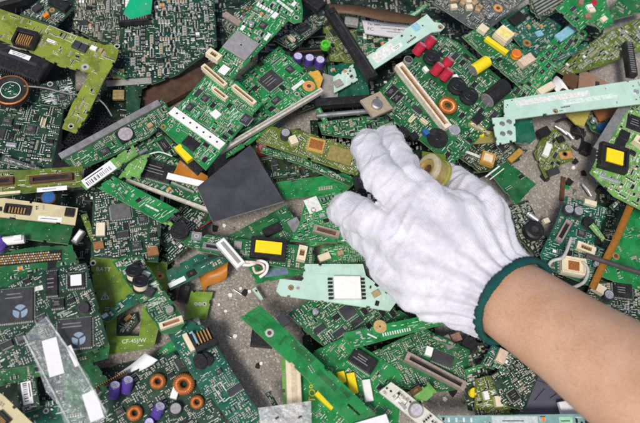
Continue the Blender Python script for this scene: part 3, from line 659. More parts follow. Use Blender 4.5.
t = Board('wood_slat', 'reddish brown wooden slat in the gap below the large dense board', [(136, 94), (222, 58), (228, 70), (150, 112)], 12, mat=plain('brown_wood', (.075, .040, .026), .6, 0, .4, .12, .3), th=6, cat='wood slat', group=None, slope=(0, 0)); t.done()
SH = [((110, 68), (126, 78), 7, 30, 'green', 'thin green shard standing near the two brass tabs'), ((84, 104), (100, 96), 5, 26, 'lead', 'thin grey shard under the bend of the olive L board'), ((215, 100), (232, 92), 6, 46, 'olive', 'olive splinter tucked between the dotted-bar board and the slope board'),
 ((262, 176), (300, 172), 7, 24, 'dark', 'dark shard between the slate plate and the bare green strip'), ((318, 108), (332, 132), 5, 34, 'bright', 'bright green shard left of the steel rod'), ((380, 128), (408, 118), 6, 38, 'teal', 'teal splinter above the index finger'),
 ((470, 122), (490, 134), 6, 48, 'gold', 'yellowish splinter under the black barrel coil'), ((526, 96), (546, 106), 5, 40, 'green', 'green splinter crossing under the left end of the mint rail'), ((150, 212), (178, 230), 6, 44, 'lime', 'lime splinter between the contact strip and the black drum coil'),
 ((84, 214), (96, 250), 6, 38, 'oliveD', 'upright olive splinter left of the grey-lidded chip board'), ((300, 248), (330, 240), 5, 36, 'bright', 'bright splinter behind the cream plug of the transformer board'), ((254, 288), (262, 300), 4, 14, 'mint', 'tiny pale splinter beside the left tip of the mint board'),
 ((196, 318), (206, 338), 5, 30, 'lead', 'grey splinter under the copper pin socket'), ((268, 392), (282, 418), 6, 30, 'dark', 'dark splinter beside the frosted bag'), ((432, 336), (458, 346), 6, 46, 'green', 'green splinter emerging from under the glove heel'),
 ((466, 372), (482, 366), 5, 44, 'bright', 'bright splinter right of the taupe connector'), ((592, 224), (604, 240), 5, 44, 'lime', 'lime splinter leaning on the teal coil board'), ((612, 208), (628, 192), 6, 26, 'dark', 'dark splinter below the yellow-marked coil board'),
 ((556, 60), (588, 44), 6, 52, 'teal', 'teal splinter along the pale blue block'), ((2, 158), (40, 170), 6, 44, 'lead', 'grey splinter over the lower edge of the big teal board'), ((130, 222), (160, 238), 5, 24, 'bright', 'bright splinter under the copper-brown corner part'),
 ((228, 196), (200, 226), 6, 22, 'green', 'green splinter jutting from under the slate plate'), ((64, 300), (96, 352), 7, 40, 'green', 'green shard along the right edge of the twin-chip board'), ((410, 16), (428, 4), 6, 44, 'bright', 'bright green shard at the top edge above the brown ribbon')]
for (x0, y0), (x1, y1), wd, z, c, lab in SH:
    L_ = math.hypot(x1-x0, y1-y0); ux, uy = -(y1-y0)/L_*wd/2, (x1-x0)/L_*wd/2
    B(lab, [(x0-ux, y0-uy), (x1-ux*.8, y1-uy*.8), (x1+ux*.5, y1+uy*.5), (x0+ux*1.2, y0+uy*1.2)], z, c, slope=(rnd.uniform(-.15, .15), rnd.uniform(-.15, .15)), traces=2).fill(.2).done()
# ---------------------------------------------------------------- large board with white bar, centre top
b = B('long board sloping behind the large white-bar board, ending in an orange eyelet', [(230, 84), (279, 46), (313, 78), (318, 90), (252, 142), (226, 158)], 40, 'bright', slope=(.03, .0))
b.chip(270.5, 81, 20, 18, None, 4, h=2); b.chip(290, 70, 7, 8, None, 2); b.chip(276, 101, 9, 6, 40, 2); b.slot((258, 62), (262, 66), 5, BLACK, 2, False)
b.pad_ring(309, 86, 2.2, 6.5, plain('orange_copper_pad', (.70, .33, .12), .5, .2)); b.pad_ring(297, 94, 1.4, 2.6, SOLDER); b.pad_ring(287, 92, 1.2, 2.2, SOLDER); b.pad_ring(262, 70, 1.2, 2.2, SOLDER)
b.patch(298, 85, 16, 4, 38, SILK, .07); b.fill(.24, 1.1, silk=2).done()
mb = MB(); L_ = 112; mb.box(0, 0, 0, L_, 4.5, 5, plain('ivory_rail', (.55, .53, .45), .5), ch=.5); mb.box(0, 0, 5, L_*.96, 1.2, .4, GREYC)
solo('guide_rail', mb, 'long ivory guide rail along the lower edge of the sloping board', 'rail', 272, 121.5, 44, math.radians(36.5))
b = B('large bright green board with a white dotted bar and three cream connectors', [(160, 127), (217, 62), (262, 104), (236, 134), (206, 170)], 57, 'bright', slope=(.02, -.02), holes=[(163.5, 126.5, 1.2)], traces=4)
b.slot((203, 68), (226, 88), 5.5, CREAM, 5); b.slot((213, 90), (227, 101), 5, CREAM, 4.5); b.slot((233, 88), (255, 106), 5.5, CREAM, 5)
b.block(226, 71, 10, 8, -42, 2.5, WHITE, 'relay'); b.block(216, 115, 9, 8, -42, 2.2, WHITE, 'crystal_can')
o = b.block(197, 129, 66, 9.5, -35.5, 2.4, WHITE, 'dotted_bar')
e = MB()
for i in range(7): e.box((i-3)*7.2, 0, 2.4, 1.6, 1.6, .12, CHIPG)
link('contact_marks', e.mesh('contact_marks'), o)
b.block(191, 144, 15, 11, -35, 2.2, BLACK, 'chip'); b.patch(180, 137, 20, 12, -35, board_mats('bright')[0], .04); b.chip(246, 120, 11, 9); b.chip(190, 108, 8, 6, None, 2); b.chip(205, 99, 7, 7)
b.outline(209, 155, 9, 9, -42); b.pad_ring(171, 126, 1.1, 1.9, SOLDER); b.pad_ring(178, 130, 1.1, 1.9, SOLDER); b.fill(.46, 1.15, silk=1.5, region=[(165, 122), (217, 62), (262, 104), (236, 134), (218, 154)]); b.fill(.12, 1.1, silk=2); b.done()
b = B('narrow strip with a square grey shield plate, running to the top edge', [(214, 57), (263, -6), (300, -8), (303, 10), (302, 21), (294, 23), (289, 20), (262, 48), (231, 80)], 69, 'bright', slope=(0, .0), holes=[(296.5, 17.5, 1.6)])
o = b.block(241, 46, 25, 27, 48, 1.6, plain('grey_shield', (.36, .35, .36), .5, .35, .15), 'shield_plate', ch=.2)
e = MB(); e.annulus(0, 0, 1.68, .8, 2.4, SILVER); e.disc(0, 0, 1.65, .9, BLACK); link('rivet', e.mesh('rivet'), o)
b.slot((208, 54), (220, 62), 8, CREAM, 6, True); b.padrow((277, 0), (293, 12), 6, 3.2, 3.2, SILK); b.patch(224, 70, 10, 8, 48, WHITE, .3); b.chip(263, 26, 7, 7, None, 2); b.block(275, 16, 7, 5, 48, 2, WHITE, 'jumper_block'); b.fill(.48, 1.1).done()
b = B('dark strip behind the shielded strip with a row of copper spots', [(222, 22), (258, -8), (272, -8), (236, 38), (228, 36)], 52, 'dark'); b.padrow((240, 12), (262, 2), 5, 2.4, 2.4, COPPER); b.block(232, 20, 6, 20, 45, 3, BROWNG, 'connector'); b.fill(.3).done()
mb = MB(); mb.box(0, 0, 0, 30, 13, 7, BLACK, ch=.6)
for i in range(6): mb.box(-12+i*4.6, 7, 2, 1.4, 7, 1, plain('pink_copper_pin', (.6, .33, .25), .4, .4))
solo('pin_socket', mb, 'black socket with pinkish pins at the top edge beside the shielded strip', 'connector', 309, 2, 40, math.radians(-40))
b = B('dark narrow board lying right of the shielded strip', [(274, 40), (322, 8), (332, 18), (292, 50)], 34, 'dark'); b.chip(304, 30, 12, 5, None, 2); b.fill(.32, maxp=60).done()
b = B('dark board carrying a cluster of purple capacitors at the top', [(286, 52), (322, 44), (332, 100), (300, 112)], 20, 'murk', slope=(0, 0))
for px, py in ((297, 62), (308.5, 63.5), (319, 65.5), (313, 99)): b.cap(px, py, 4.8, 10, PURPLE, plain('lilac_top', (.50, .48, .66), .4))
b.cap(316, 92, 4, 8, RED, plain('dusty_red_top', (.40, .14, .18), .4)); b.slot((290, 54), (324, 52), 6, BLACK, 5, False); b.fill(.4).done()
t = Board('scrap_panel', 'torn orange-yellow board corner beside the purple capacitors', [(305, 74), (318, 70), (323, 78), (319, 91), (309, 84)], 36, 'gold', mat=plain('yellow_orange_laminate', (.62, .36, .05), .5), cat='board offcut'); t.done()
# white shield slab behind and the black bars
b = B('dark flat green panel under the crossed black bars', [(328, 66), (364, 58), (370, 98), (330, 102)], 22, 'teal', traces=2); b.fill(.03).done()
b = B('pale green strip with a single grey chip left of the black bar', [(333, 77), (353, 64), (358, 80), (334, 93)], 31, 'mint'); b.chip(338, 84, 8, 7, 25, 4, GREYC); b.fill(.12, silk=3).done()
mb = MB(); mb.prism([(-9, -14), (7, -16), (9, 12), (-6, 16)], 0, 4, GREYC, GREYC); solo('metal_bracket', mb, 'pale grey metal bracket below the pale green single-chip strip', 'bracket', 329, 90, 20)
mb = MB(); NEON = plain('neon_green_plastic', (.09, .48, .035), .45); mb.lathe(0, 0, [(4.6, 0, NEON), (4.6, 5, NEON), (2.6, 5, NEON), (2.5, 1, NEON), (0, 1, NEON)], 20)
solo('plastic_collar', mb, 'neon green plastic ring near the purple capacitors', 'plastic ring', 325, 47, 42)
b = B('olive speckled board behind the upper end of the black bar', [(322, 22), (352, 8), (372, 46), (366, 64), (330, 60)], 24, 'oliveD'); b.fill(.55, 1.1).done()
b = B('dark board beneath the printed white label', [(352, 16), (440, 20), (436, 50), (360, 60)], 26, 'green'); b.fill(.5, 1.15).done()
t = Board('label_plate', 'white printed metal plate with small black lettering at the top', [(362, 20), (431, 27), (430, 42), (365, 33)], 35, mat=plain('white_metal_plate', (.66, .66, .70), .4, .1, .06), cat='label plate', slope=(.02, 0))
t.text(374, 24.2, 'Ferson', 4.6, -5, INK); t.text(370.5, 29, 'FC', 5.4, -5, INK); t.text(397, 30, 'C E', 4, -5, INK)
for i in range(3): t.patch(392+i*3, 26+i*3.2, 34-i*6, .8, -5, GREY, .06)
t.done()
mb = MB(); mb.box(0, 0, 0, 13, 10, 4, GREYC, ch=.4); solo('metal_tab', mb, 'small grey metal tab left of the white printed plate', 'metal tab', 351, 23, 34, -.1)
ribbon('ribbon_cable', 'brown ribbon cable running along the top edge', 'ribbon cable', [(328, 4, 46), (352, 5, 50), (385, 10, 48), (421, 17, 45)], [(331, 13, 46), (352, 14, 50), (386, 21, 48), (418, 24, 45)], BROWN)
mb = MB(); L_ = 82; mb.box(0, 0, 0, L_, 10, 7, BLACK, ch=1.2); mb.box(0, 1.5, 7, L_*.94, 1.5, .8, CHIPG); mb.box(-L_/2+4, 0, 7, 6, 7, 2, BLACK, ch=.4)
solo('plastic_bar', mb, 'long black plastic bar slanting down to the tan bracket', 'plastic bar', 350, 46, 55, math.radians(-63))
b = B('pale glossy mint strip with an eyelet tab at the upper end', [(366, 57), (427, 14), (434, 22), (441, 23), (445, 27), (441, 31), (432, 32), (370, 72)], 61, 'mint', slope=(.03, .03), holes=[(440.5, 27, 1.4)], traces=2)
b.patch(384, 53, 26, 10, 33, SILK); b.patch(416, 27, 8, 9, 33, plain('blue_tint_mask', (.28, .52, .62), .3)); b.sticker(397, 47, 12, 4, 33, False, m=WHITE); b.fill(.03, silk=6).done()
mb = MB(); TANP = plain('tan_painted_steel', (.42, .35, .26), .5, .2, .2); mb.prism([(-11, -9), (10, -11), (11, 9), (-10, 11)], 0, 3, TANP, TANP, [(5, 5, 1.4)])
mb.lathe(-1, -1, [(5, 3, TANP), (5, 6, STEEL), (3.6, 6.6, STEEL), (0, 6.6, STEEL)], 20)
solo('metal_bracket', mb, 'tan metal bracket with a round stud at the foot of the black bar', 'bracket', 376, 106, 58, math.radians(35))
mb = MB(); mb.box(0, 0, 0, 58, 8, 8, BLACK, ch=1)
solo('plastic_bar', mb, 'short black plastic bar lying across below the pale green strip', 'plastic bar', 345, 104, 30, math.radians(8))
mb = MB(); mb.tube([(-34, 0, 2.5), (34, 0, 2.5)], 2.4, STEEL, 12); solo('metal_rod', mb, 'thin shiny steel rod between the black bar and the tan bracket', 'rod', 352, 114, 32, math.radians(9))
b = B('dark green strip just under the steel rod above the fingers', [(318, 122), (382, 114), (400, 132), (380, 142), (322, 134)], 24, 'green'); b.fill(.3).done()
# ---------------------------------------------------------------- capacitor board, top centre right
b = B('big green board with red capacitors, black coils and a long cream slot', [(372, 98), (404, 66), (441, 34), (458, 42), (521, 96), (488, 128), (452, 166), (420, 140), (400, 126)], 47, 'green', slope=(.0, .02))
b.slot((397, 67), (446, 130), 8, plain('ivory_slot', (.74, .66, .54), .5), 7, True, inner=plain('slot_red_brown', (.30, .12, .06), .5))
for p, q in (((412, 57), (421, 51)), ((423, 50), (431, 45)), ((430, 77), (438, 71)), ((440, 71), (447, 66)), ((439, 82), (447, 77))): b.cap((p[0]*1.3+q[0]*.7)/2, (p[1]*1.3+q[1]*.7)/2, 4.9, 11, RED, plain('rose_top', (.55, .30, .34), .4), tip=38, to=38)
b.drum(430, 60, 8, 6, tip=10, to=40); b.drum(455, 89, 8.5, 7, tip=10, to=40); b.drum(467, 99, 8.5, 7, tip=10, to=40); b.drum(437, 139, 10, 3.5); b.cap(407, 63, 4.6, 6, GREYC, CHIPG, 'capacitor'); b.toroid(446.5, 107.5, 9.5)
o = b.caplie((470, 75), (485, 65), 6, YELLOW, plain('yellow_end', (.80, .62, .05), .5), lift=1); b.coin(454, 131, 5.5, 3, SILVER); b.caplie((484, 105), (502, 90), 8, BLACK, CHIPG, 'inductor')
b.block(425, 134, 5, 6, 30, 5, BLUE, 'capacitor'); b.block(403, 134, 8, 12, 40, 5, BLACK, 'connector'); b.block(413, 138, 7, 7, 30, 5, BLACK, 'relay'); b.block(402, 136, 4, 4, 20, 3, LBLUE, 'capacitor')
b.chip(391, 92, 13, 7, None, 2, BLACK); b.chip(397, 98, 12, 7, None, 2, BLACK); b.block(425, 71, 4, 6, 30, 4, WHITE, 'capacitor'); b.block(455, 78, 5, 5, 20, 3, WHITE, 'capacitor'); b.block(477, 120, 12, 8, 45, 4, BLACK, 'relay')
b.fill(.34, 1.15, silk=1.6).done()
# ---------------------------------------------------------------- top right
b = B('grey-green board studded with tan ceramic parts at the top right', [(432, 2), (444, -9), (536, -9), (500, 20), (486, 32), (470, 27)], 52, 'lead', holes=[(498, 8, 2)], slope=(.03, .02))
b.pad_ring(498, 8, 2, 4.6, plain('orange_copper_pad', (.7, .33, .12), .5)); 
for i in range(9): b.block(450+rnd.uniform(0, 30), 2+rnd.uniform(-4, 12), 6, 5, rnd.uniform(0, 90), 4, TAN if i % 3 else CREAM, 'ceramic_capacitor')
b.fill(.35, 1.1).done()
b = B('green power strip with a yellow wound part and an orange button', [(462, 36), (484, 24), (500, 30), (540, 66), (519, 86), (490, 62)], 55, 'green', slope=(0, -.02))
b.trafo(502, 38, 15, 14, -38, 8, plain('yellow_coil_former', (.80, .66, .22), .45), (.9, .85), CREAM); b.block(495.5, 47, 25, 4.5, -35, 4, YELLOW, 'yellow_bar'); b.cap(515, 56, 4.8, 5, AMBER, plain('orange_red_top', (.75, .16, .02), .4)); b.block(525, 63, 16, 9, 32, 6, plain('beige_connector', (.62, .50, .36), .5), 'connector'); b.block(482, 31, 9, 8, -35, 5, CREAM, 'connector')
b.fill(.25, 1.1).done()
b = B('dark green board with a copper-ringed hole behind the yellow wound part', [(500, 20), (528, 4), (562, 26), (545, 52), (530, 58)], 40, 'teal', holes=[(527, 43, 1.8)]); b.pad_ring(527, 43, 1.8, 4.2, COPPER); b.block(539, 34, 7, 6, 20, 1.5, LBLUE, 'sticker'); b.block(516, 20, 16, 10, 35, 4, BLACK, 'relay'); b.fill(.2).done()
b = B('green multi-slot memory strip at the top edge near the right', [(528, -8), (572, -8), (566, 6), (541, 20), (531, 10)], 50, 'dark'); 
for i in range(5): b.block(548+i*1.2-3, 2+i*3-6, 34, 1.6, 30, 2, GREYC, 'contact_row')
b.fill(.2).done()
b = B('long diagonal green board with rows of dark chips and a pale blue block', [(508, 96), (540, 52), (572, 20), (588, 34), (548, 82), (522, 112)], 47, 'bright', slope=(.02, 0))
b.block(566, 33.5, 26, 9, 35, 2.6, LBLUE, 'blue_block'); b.block(545, 90, 18, 7, 30, 4, CREAM, 'connector')
for i in range(5):
    for j in range(2): b.chip(536+i*6+j*6, 66-i*6+j*6, 4.6, 3.4, 45, 2, BLACK, 1.4)
b.fill(.34, 1.1).done()
b = B('bright green corner board with white and red blobs at the top right edge', [(556, 8), (576, -8), (603, -8), (614, 24), (601, 30), (592, 22), (580, 31)], 62, 'bright', slope=(0, .03), traces=4)
for px, py, mm in ((589, 8, WHITE), (591, 11, CREAM), (603, 20, CREAM), (587, 17, PINKT), (580, 3, PINKT), (593, 4, RED)): b.block(px, py, 6, 5, rnd.uniform(0, 90), 3, mm, 'ceramic_capacitor')
b.fill(.08, silk=3).done()
b = B('dull olive board with worn speckle along the right edge', [(556, 70), (602, 34), (650, 14), (650, 46), (600, 66), (566, 76)], 22, 'oliveD', slope=(0, .02)); b.fill(.36, 1.1).done()
b = B('dark green board edge beside the right top corner', [(604, 22), (622, -8), (650, -8), (650, 10)], 36, 'green'); b.fill(.08).done()
mb = MB(); mb.box(0, 0, 0, 40, 9, 8, BLACK, ch=.6)
for i in range(14): mb.box((i-6.5)*2.7, 0, 8, 1.1, 5, .3, GREY)
solo('edge_connector', mb, 'upright black slotted connector bar near the right edge', 'connector', 627.5, 62, 30, math.radians(85))
t = Board('scrap_panel', 'pinkish tan plate lying above the long mint rail', [(578, 90), (580, 68), (607, 82), (602, 92)], 14, mat=PINKT, cat='plate', slope=(0, .04)); t.fill(.02).done()
t = Board('scrap_panel', 'small dark brown plate beside the pinkish tan plate', [(561, 82), (566, 70), (579, 76), (576, 90)], 22, mat=BROWN, cat='plate'); t.done()
ribbon('paper_strip', 'curled white paper strip above the mint rail', 'paper', [(551, 84, 18), (556, 76, 24), (562, 80, 26)], [(558, 94, 18), (563, 88, 24), (572, 94, 24)], PAPER)
t = Board('scrap_panel', 'rust brown flexible piece below the right end of the mint rail', [(590, 104), (620, 100), (622, 112), (600, 122)], 20, mat=plain('rust_brown', (.28, .10, .03), .5), cat='plate'); t.done()
b = Board('mint_rail', 'long pale mint rail with a square foot plate, upper right', [(504, 100), (560, 91), (648, 78), (648, 103), (560, 113), (515, 119), (516, 141), (497, 145), (492, 118), (504, 117)], 63, 'mint', slope=(.0, 0), holes=[(555.5, 111, 1.5)], traces=0, cat='light guide board')
b.patch(553, 98, 78, 6, 8.5, SILK); b.patch(590, 99, 60, 5, 8, plain('milky_strip', (.62, .74, .68), .3)); b.patch(640, 92, 7, 9, 0, plain('pale_green_pad', (.35, .62, .42), .4)); b.coin(636, 92, 3, 1.2, SILVER)
for px, py in ((502, 124), (509, 122), (502.5, 134), (509.5, 133)): b.coin(px, py, 2.6, 1.0, STEEL, 'rivet')
b.fill(.015).done()
t = B('dark teal offcut under the foot plate of the mint rail', [(512, 122), (532, 118), (536, 138), (530, 144), (508, 142)], 48, 'teal', traces=2); t.done()
# floor things, right
b = B('small olive board with a copper eyelet lying alone on the bare concrete', [(534, 152), (543, 136), (556, 128), (566, 142), (572, 150), (574, 160), (562, 164), (556, 172), (546, 178), (540, 166)], 9, 'oliveD', slope=(0, 0), traces=2, holes=[(565, 154, 1.6)])
b.block(546, 151, 6, 14, -25, 4, WHITE, 'connector'); b.patch(566, 155, 13, 8, 8, plain('tan_copper_tab', (.5, .26, .09), .5)); b.pad_ring(565, 154, 1.6, 2.6, BROWN); b.block(542, 134, 12, 8, 25, 6, BLACK, 'connector'); b.block(552, 173, 12, 6, 20, 4, SLATE, 'relay'); b.block(560, 140, 7, 6, 20, 3, BLACK, 'chip'); b.fill(.3).done()
t = Board('scrap_panel', 'yellowish board offcut under the mint rail at its middle', [(566, 114), (592, 108), (584, 126), (576, 124)], 22, 'gold', mat=plain('dull_yellow_laminate', (.48, .40, .09), .5), cat='board offcut'); t.done()
b = B('small green board with silver cans right of the yellowish offcut', [(582, 112), (604, 106), (618, 124), (610, 138), (592, 130)], 14, 'green'); b.block(602, 128, 10, 6, 20, 4, BLUE, 'connector'); b.fill(.45, 1.2).done()
b = B('board with a black square coil marked by a bright yellow sticker, right edge', [(590, 172), (606, 140), (632, 92), (654, 92), (654, 216), (614, 196)], 46, 'lime', slope=(0, .01))
b.block(612, 126, 66, 9, 58, 1.6, plain('grey_shield_strip', (.24, .25, .25), .45, .3), 'shield_strip', ch=.2)
b.trafo(611, 160, 27, 25, -16, 8, YELLOW, (.60, .56)); b.chip(635, 124, 17, 16, -20, 4, BLACK); b.block(619, 145, 9, 10, -25, 4, BLACK, 'relay'); b.block(623, 137, 9, 10, -25, 4, BLACK, 'relay'); b.slot((632, 140), (650, 152), 8, CREAM, 6); b.block(608, 180, 20, 2.5, -18, 3, SILVER, 'spring_clip'); b.fill(.42, 1.15, silk=3).done()
b = B('teal coil board with a cream square core and twin silver cans, right of the wrist', [(566, 196), (608, 208), (593, 244), (606, 250), (596, 288), (546, 268), (540, 254), (555, 224)], 34, 'teal', slope=(.02, 0))
b.cap(566, 212, 5, 7, CHIPG, SILVER); b.cap(575.5, 214, 5, 7, CHIPG, SILVER); b.slot((557, 242), (568, 222), 7, BROWNG, 4, False, inner=BLACK); b.slot((575, 246), (593, 253), 8, CREAM, 5); b.drum(587, 224, 6, 5); b.block(589, 204, 12, 5, -15, 4, CREAM, 'connector')
b.trafo(571, 268, 24, 17, -10, 7, WIRE, (.42, .5), CREAM); b.chip(581, 234, 8, 7); b.fill(.36, 1.15).done()
wire('hook_wire', 'pale hooked wire lying over the teal coil board', 'wire', [(571, 238, 42), (567, 250, 44), (562, 258, 44), (552, 261, 42), (548, 269, 40), (553, 276, 40)], 1.5, plain('pale_grey_sleeve', (.50, .50, .46), .5))
wire('hook_wire', 'pale grey wire curving around the cream core beside the forearm', 'wire', [(583, 262, 40), (588, 270, 42), (584, 282, 42), (572, 288, 40)], 1.5, plain('pale_grey_sleeve', (.50, .50, .46), .5))
b = B('flat mid-green board with plain traces at the right edge', [(636, 206), (654, 200), (654, 296), (601, 276), (607, 260)], 24, 'bright', slope=(0, 0), traces=16); b.pad_ring(616, 256, 2, 3.6); b.fill(.05, silk=3).done()
ribbon('flex_strip', 'long orange-brown flex strip slanting beside the right edge', 'flex cable', [(628, 202, 40), (613, 237, 42), (597, 269, 40), (589, 287, 38)], [(635, 205, 40), (620, 240, 42), (604, 272, 40), (596, 290, 38)], plain('brown_orange_film', (.30, .125, .018), .45), .6)
mb = MB(); mb.tube([(-30, 0, 2.2), (30, 0, 2.2)], 2.2, plain('dark_grey_rod', (.07, .06, .06), .4), 10); solo('rod', mb, 'dark grey rod crossing the orange flex strip at the right edge', 'rod', 618, 267, 46, math.radians(-18))
b = B('crowded board of silver and black parts above the forearm at the right edge', [(592, 280), (654, 288), (654, 336), (600, 322), (584, 300)], 22, 'murk'); b.chip(622, 291, 18, 14, None, 4, BLACK); b.block(597, 290, 12, 8, -30, 6, CREAM, 'connector'); b.cap(606, 297, 5, 7, CHIPG, SILVER); b.fill(.6, 1.3).done()
b = B('plain dark green board with two white stripes above the glove', [(489, 172), (507, 161), (536, 184), (516, 205)], 42, 'green', slope=(.04, -.05), traces=3); b.patch(492.5, 171.5, 20, 1.6, 38, SILK); b.patch(497, 174, 20, 1, 38, SILK); b.fill(.03).done()
b = B('olive-edged board with long rounded pads under the mint foot plate', [(452, 152), (470, 140), (500, 138), (528, 150), (508, 168), (480, 172)], 32, 'murk', slope=(0, 0))
b.padrow((462, 150), (480, 157), 3, 6, 3, SILK); b.trafo(486, 161, 13, 12, -20, 7, plain('beige_tape', (.72, .60, .42), .5), (.7, .7), plain('amber_frame', (.52, .30, .06), .5)); b.block(515, 156, 18, 6, 42, 2, plain('ochre_edge', (.42, .24, .05), .5), 'edge_strip'); b.fill(.3).done()
b = B('gold-tinted board offcut stacked under the cap board corner', [(462, 136), (470, 128), (498, 132), (500, 142), (470, 144)], 40, 'gold', traces=1); b.block(476, 133, 14, 8, -8, 3, YELLOW, 'yellow_bar'); b.fill(.05).done()
mb = MB(); mb.lathe(0, 0, [(9, 0, BLACK), (9, 6, BLACK), (7, 7, BLACK), (3, 7, CHIPG), (0, 6.5, CHIPG)], 24); solo('knob', mb, 'black round knob half hidden behind the glove cuff', 'knob', 532, 232, 22)
b = B('narrow scrap board with silver screws between the glove and the bare concrete', [(508, 206), (528, 200), (546, 236), (560, 262), (540, 262), (520, 240)], 16, 'murk'); b.caplie((526, 214), (537, 222), 2.6, SILVER, SILVER, 'metal_pin'); b.block(545, 222, 6, 5, 20, 4, CREAM, 'connector'); b.fill(.5, 1.2).done()
# ---------------------------------------------------------------- left middle
b = B('olive-green strip with two brown slots and a white printed label, left edge', [(-8, 172), (83, 166), (81, 186), (-8, 197)], 47, 'oliveD', slope=(.0, .03), traces=1)
b.slot((30, 181), (73, 177), 8, plain('slot_brown', (.09, .04, .03), .45), 3, False, inner=BLACK); b.slot((-8, 183), (14, 181), 8, plain('slot_brown', (.09, .04, .03), .45), 3, False, inner=BLACK); b.outline(51, 179, 50, 12, 4, .5, COPPER); b.outline(4, 182, 22, 12, 4, .5, COPPER)
b.sticker(52, 189, 30, 5, 5, False, lines=1); b.patch(5, 193, 30, 3, 5, CREAM); b.fill(.03, silk=3).done()
b = B('lime strip bearing a white barcode label', [(80, 184), (110, 160), (133, 145), (138, 154), (86, 190)], 53, 'lime', slope=(.03, .03), traces=1); b.sticker(99, 174.5, 36, 11.5, 35, True); b.fill(.05).done()
b = B('lime board end with a silver eyelet below the olive L board', [(64, 120), (78, 104), (92, 108), (84, 124), (73, 133)], 40, 'lime', holes=[(71, 126, 1.5)]); b.block(76, 114, 6, 5, 30, 2.5, CREAM, 'capacitor'); b.fill(.2).done()
b = B('cream pin strip with copper contacts at the left edge', [(-8, 199), (4, 198), (78, 208), (75, 225), (-8, 216)], 42, 'cream', slope=(0, .02), traces=0)
o = b.jack(18, 210, 26, 10, -6, 3, 6, 'contact_block'); b.sticker(50, 219, 24, 5.5, -5, False, lines=1); b.block(70, 213, 9, 9, -6, 3, BLACK, 'connector'); b.fill(.04).done()
b = B('plain green board below the cream pin strip', [(-8, 217), (74, 226), (68, 244), (-8, 235)], 33, 'green', slope=(0, -.08), traces=3); b.done()
mb = MB(); mb.tube([(-8, 0, 4), (8, 0, 4)], 3.6, WHITE, 10); mb.lathe(-12, -2, [(7, 0, PURPLE), (7, 6, PURPLE), (5, 7.5, PURPLE), (0, 7.5, PURPLE)], 20); mb.box(4, 0, 7, 6, 4, 2, WHITE, ch=.4)
solo('knob_plug', mb, 'white plug with a dark purple knob at the left edge', 'plug', 15, 242, 36, .15)
mb = MB(); mb.box(0, 0, 0, 12, 5, 5, STEEL, ch=.5); mb.box(0, 0, 5, 9, 3, .6, WHITE); solo('metal_clip', mb, 'bluish white clip standing between the green board and the chip board', 'clip', 79, 238, 30, math.radians(62))
mb = MB(); mb.lathe(0, 0, [(6, 0, BROWN), (6, 5, BROWN), (5, 6, BLUE), (0, 6, BLUE)], 18); solo('dial', mb, 'blue topped dial between the olive strip and the cream strip', 'dial', 50, 200, 34)
b = B('green board with a black diamond lattice band', [(-8, 254), (40, 246), (72, 245), (79, 262), (72, 300), (-8, 296)], 32, 'green', slope=(0, 0), traces=2)
for i in range(26):
    for j in range(4):
        px, py = -4+i*2.5+(j % 2)*1.25, 257-i*.22+j*2.4
        if i > 21 and j < 1: continue
        x, y = b.loc(px, py); b.mb.flat(x, y, .06, 1.35, 1.35, COPPER if (i+j) % 3 else SOLDER, math.pi/4+.1); b.mark(x, y, 2, 2, 0)
b.patch(29, 258, 66, 13, 5, plain('black_mask', (.014, .014, .014), .4), .035); b.patch(52, 263, 9, 16, 5, plain('black_mask', (.014, .014, .014), .4), .03); b.fill(.1, silk=2).done()
b = B('dark board with two large square chips bearing pale round emblems', [(-10, 292), (40, 270), (86, 263), (98, 305), (109, 345), (52, 362), (-10, 372)], 47, 'dark', slope=(0, .0))
b.chip(17, 306, 33, 36, 6, 4, emblem=True, h=2.4); b.chip(75, 334, 34, 31, 6, 4, emblem=True, h=2.4); b.chip(52, 284, 12, 27, 6, 2, BLACK); b.chip(76.5, 281, 18, 17, 6, 4, BLACK, sticker=(.62, .72, PAPER)); b.drum(84, 309, 6.2, 4, CHIPG); b.chip(58, 304, 13, 10, 6, 2, BLACK); b.patch(36, 289, 14, 5, 15, SILK); b.chip(22, 339, 9, 9); b.chip(42, 320, 11, 9)
b.fill(.5, 1.15, silk=1.5).done()
b = B('green board edge peeking out below the twin-chip board', [(-8, 372), (52, 360), (110, 345), (108, 358), (40, 376), (-8, 388)], 28, 'green'); b.fill(.1).done()
# olive frame with writing
b = Board('circuit_board', 'olive green battery board with white lettering and a square cut-out', [(90, 258), (116, 256), (167, 262), (170, 282), (154, 347), (100, 356), (96, 310)], 14, 'oliveM', slope=(0, 0), traces=0, holes=[[(117, 303), (144, 298), (139, 336), (116, 336)], (84+9, 263, 1.8), (161, 276, 2)])
b.text(103.5, 269.5, 'BATT', 6.2, -2); b.text(134, 341, 'CF-45J/W', 5.8, 4); b.outline(105, 299, .1, .1, 0, .1)
x, y = b.loc(105, 297); k = b.mmpx; tri = [(x+4.6*k*math.cos(a), y+4.6*k*math.sin(a)) for a in (D2+.3, D2+2.0944+.3, D2+4.1888+.3)]
rt = b.ang(105, 297, 90); tri = [(x+4.6*k*math.cos(rt+q), y+4.6*k*math.sin(rt+q)) for q in (0, 2.0944, 4.1888)]
for (a, c), (e, f) in zip(tri, tri[1:]+tri[:1]): b.mb.flat((a+e)/2, (c+f)/2, .06, math.hypot(e-a, f-c)+.3, .55, SILK, math.atan2(f-c, e-a))
b.mb.flat(x, y+.4, .06, .6, 2.4, SILK, 0)
b.pad_ring(160, 276, 1.6, 4, COPPER); b.fill(.02, silk=3).done()
b = B('small teal offcut bridging the cut-out of the olive lettered board', [(98, 318), (118, 302), (138, 288), (139, 302), (122, 312), (108, 322)], 24, 'teal', traces=2); b.block(105, 316, 6, 4, 30, 2, SILVER, 'connector'); b.fill(.1, silk=3).done()
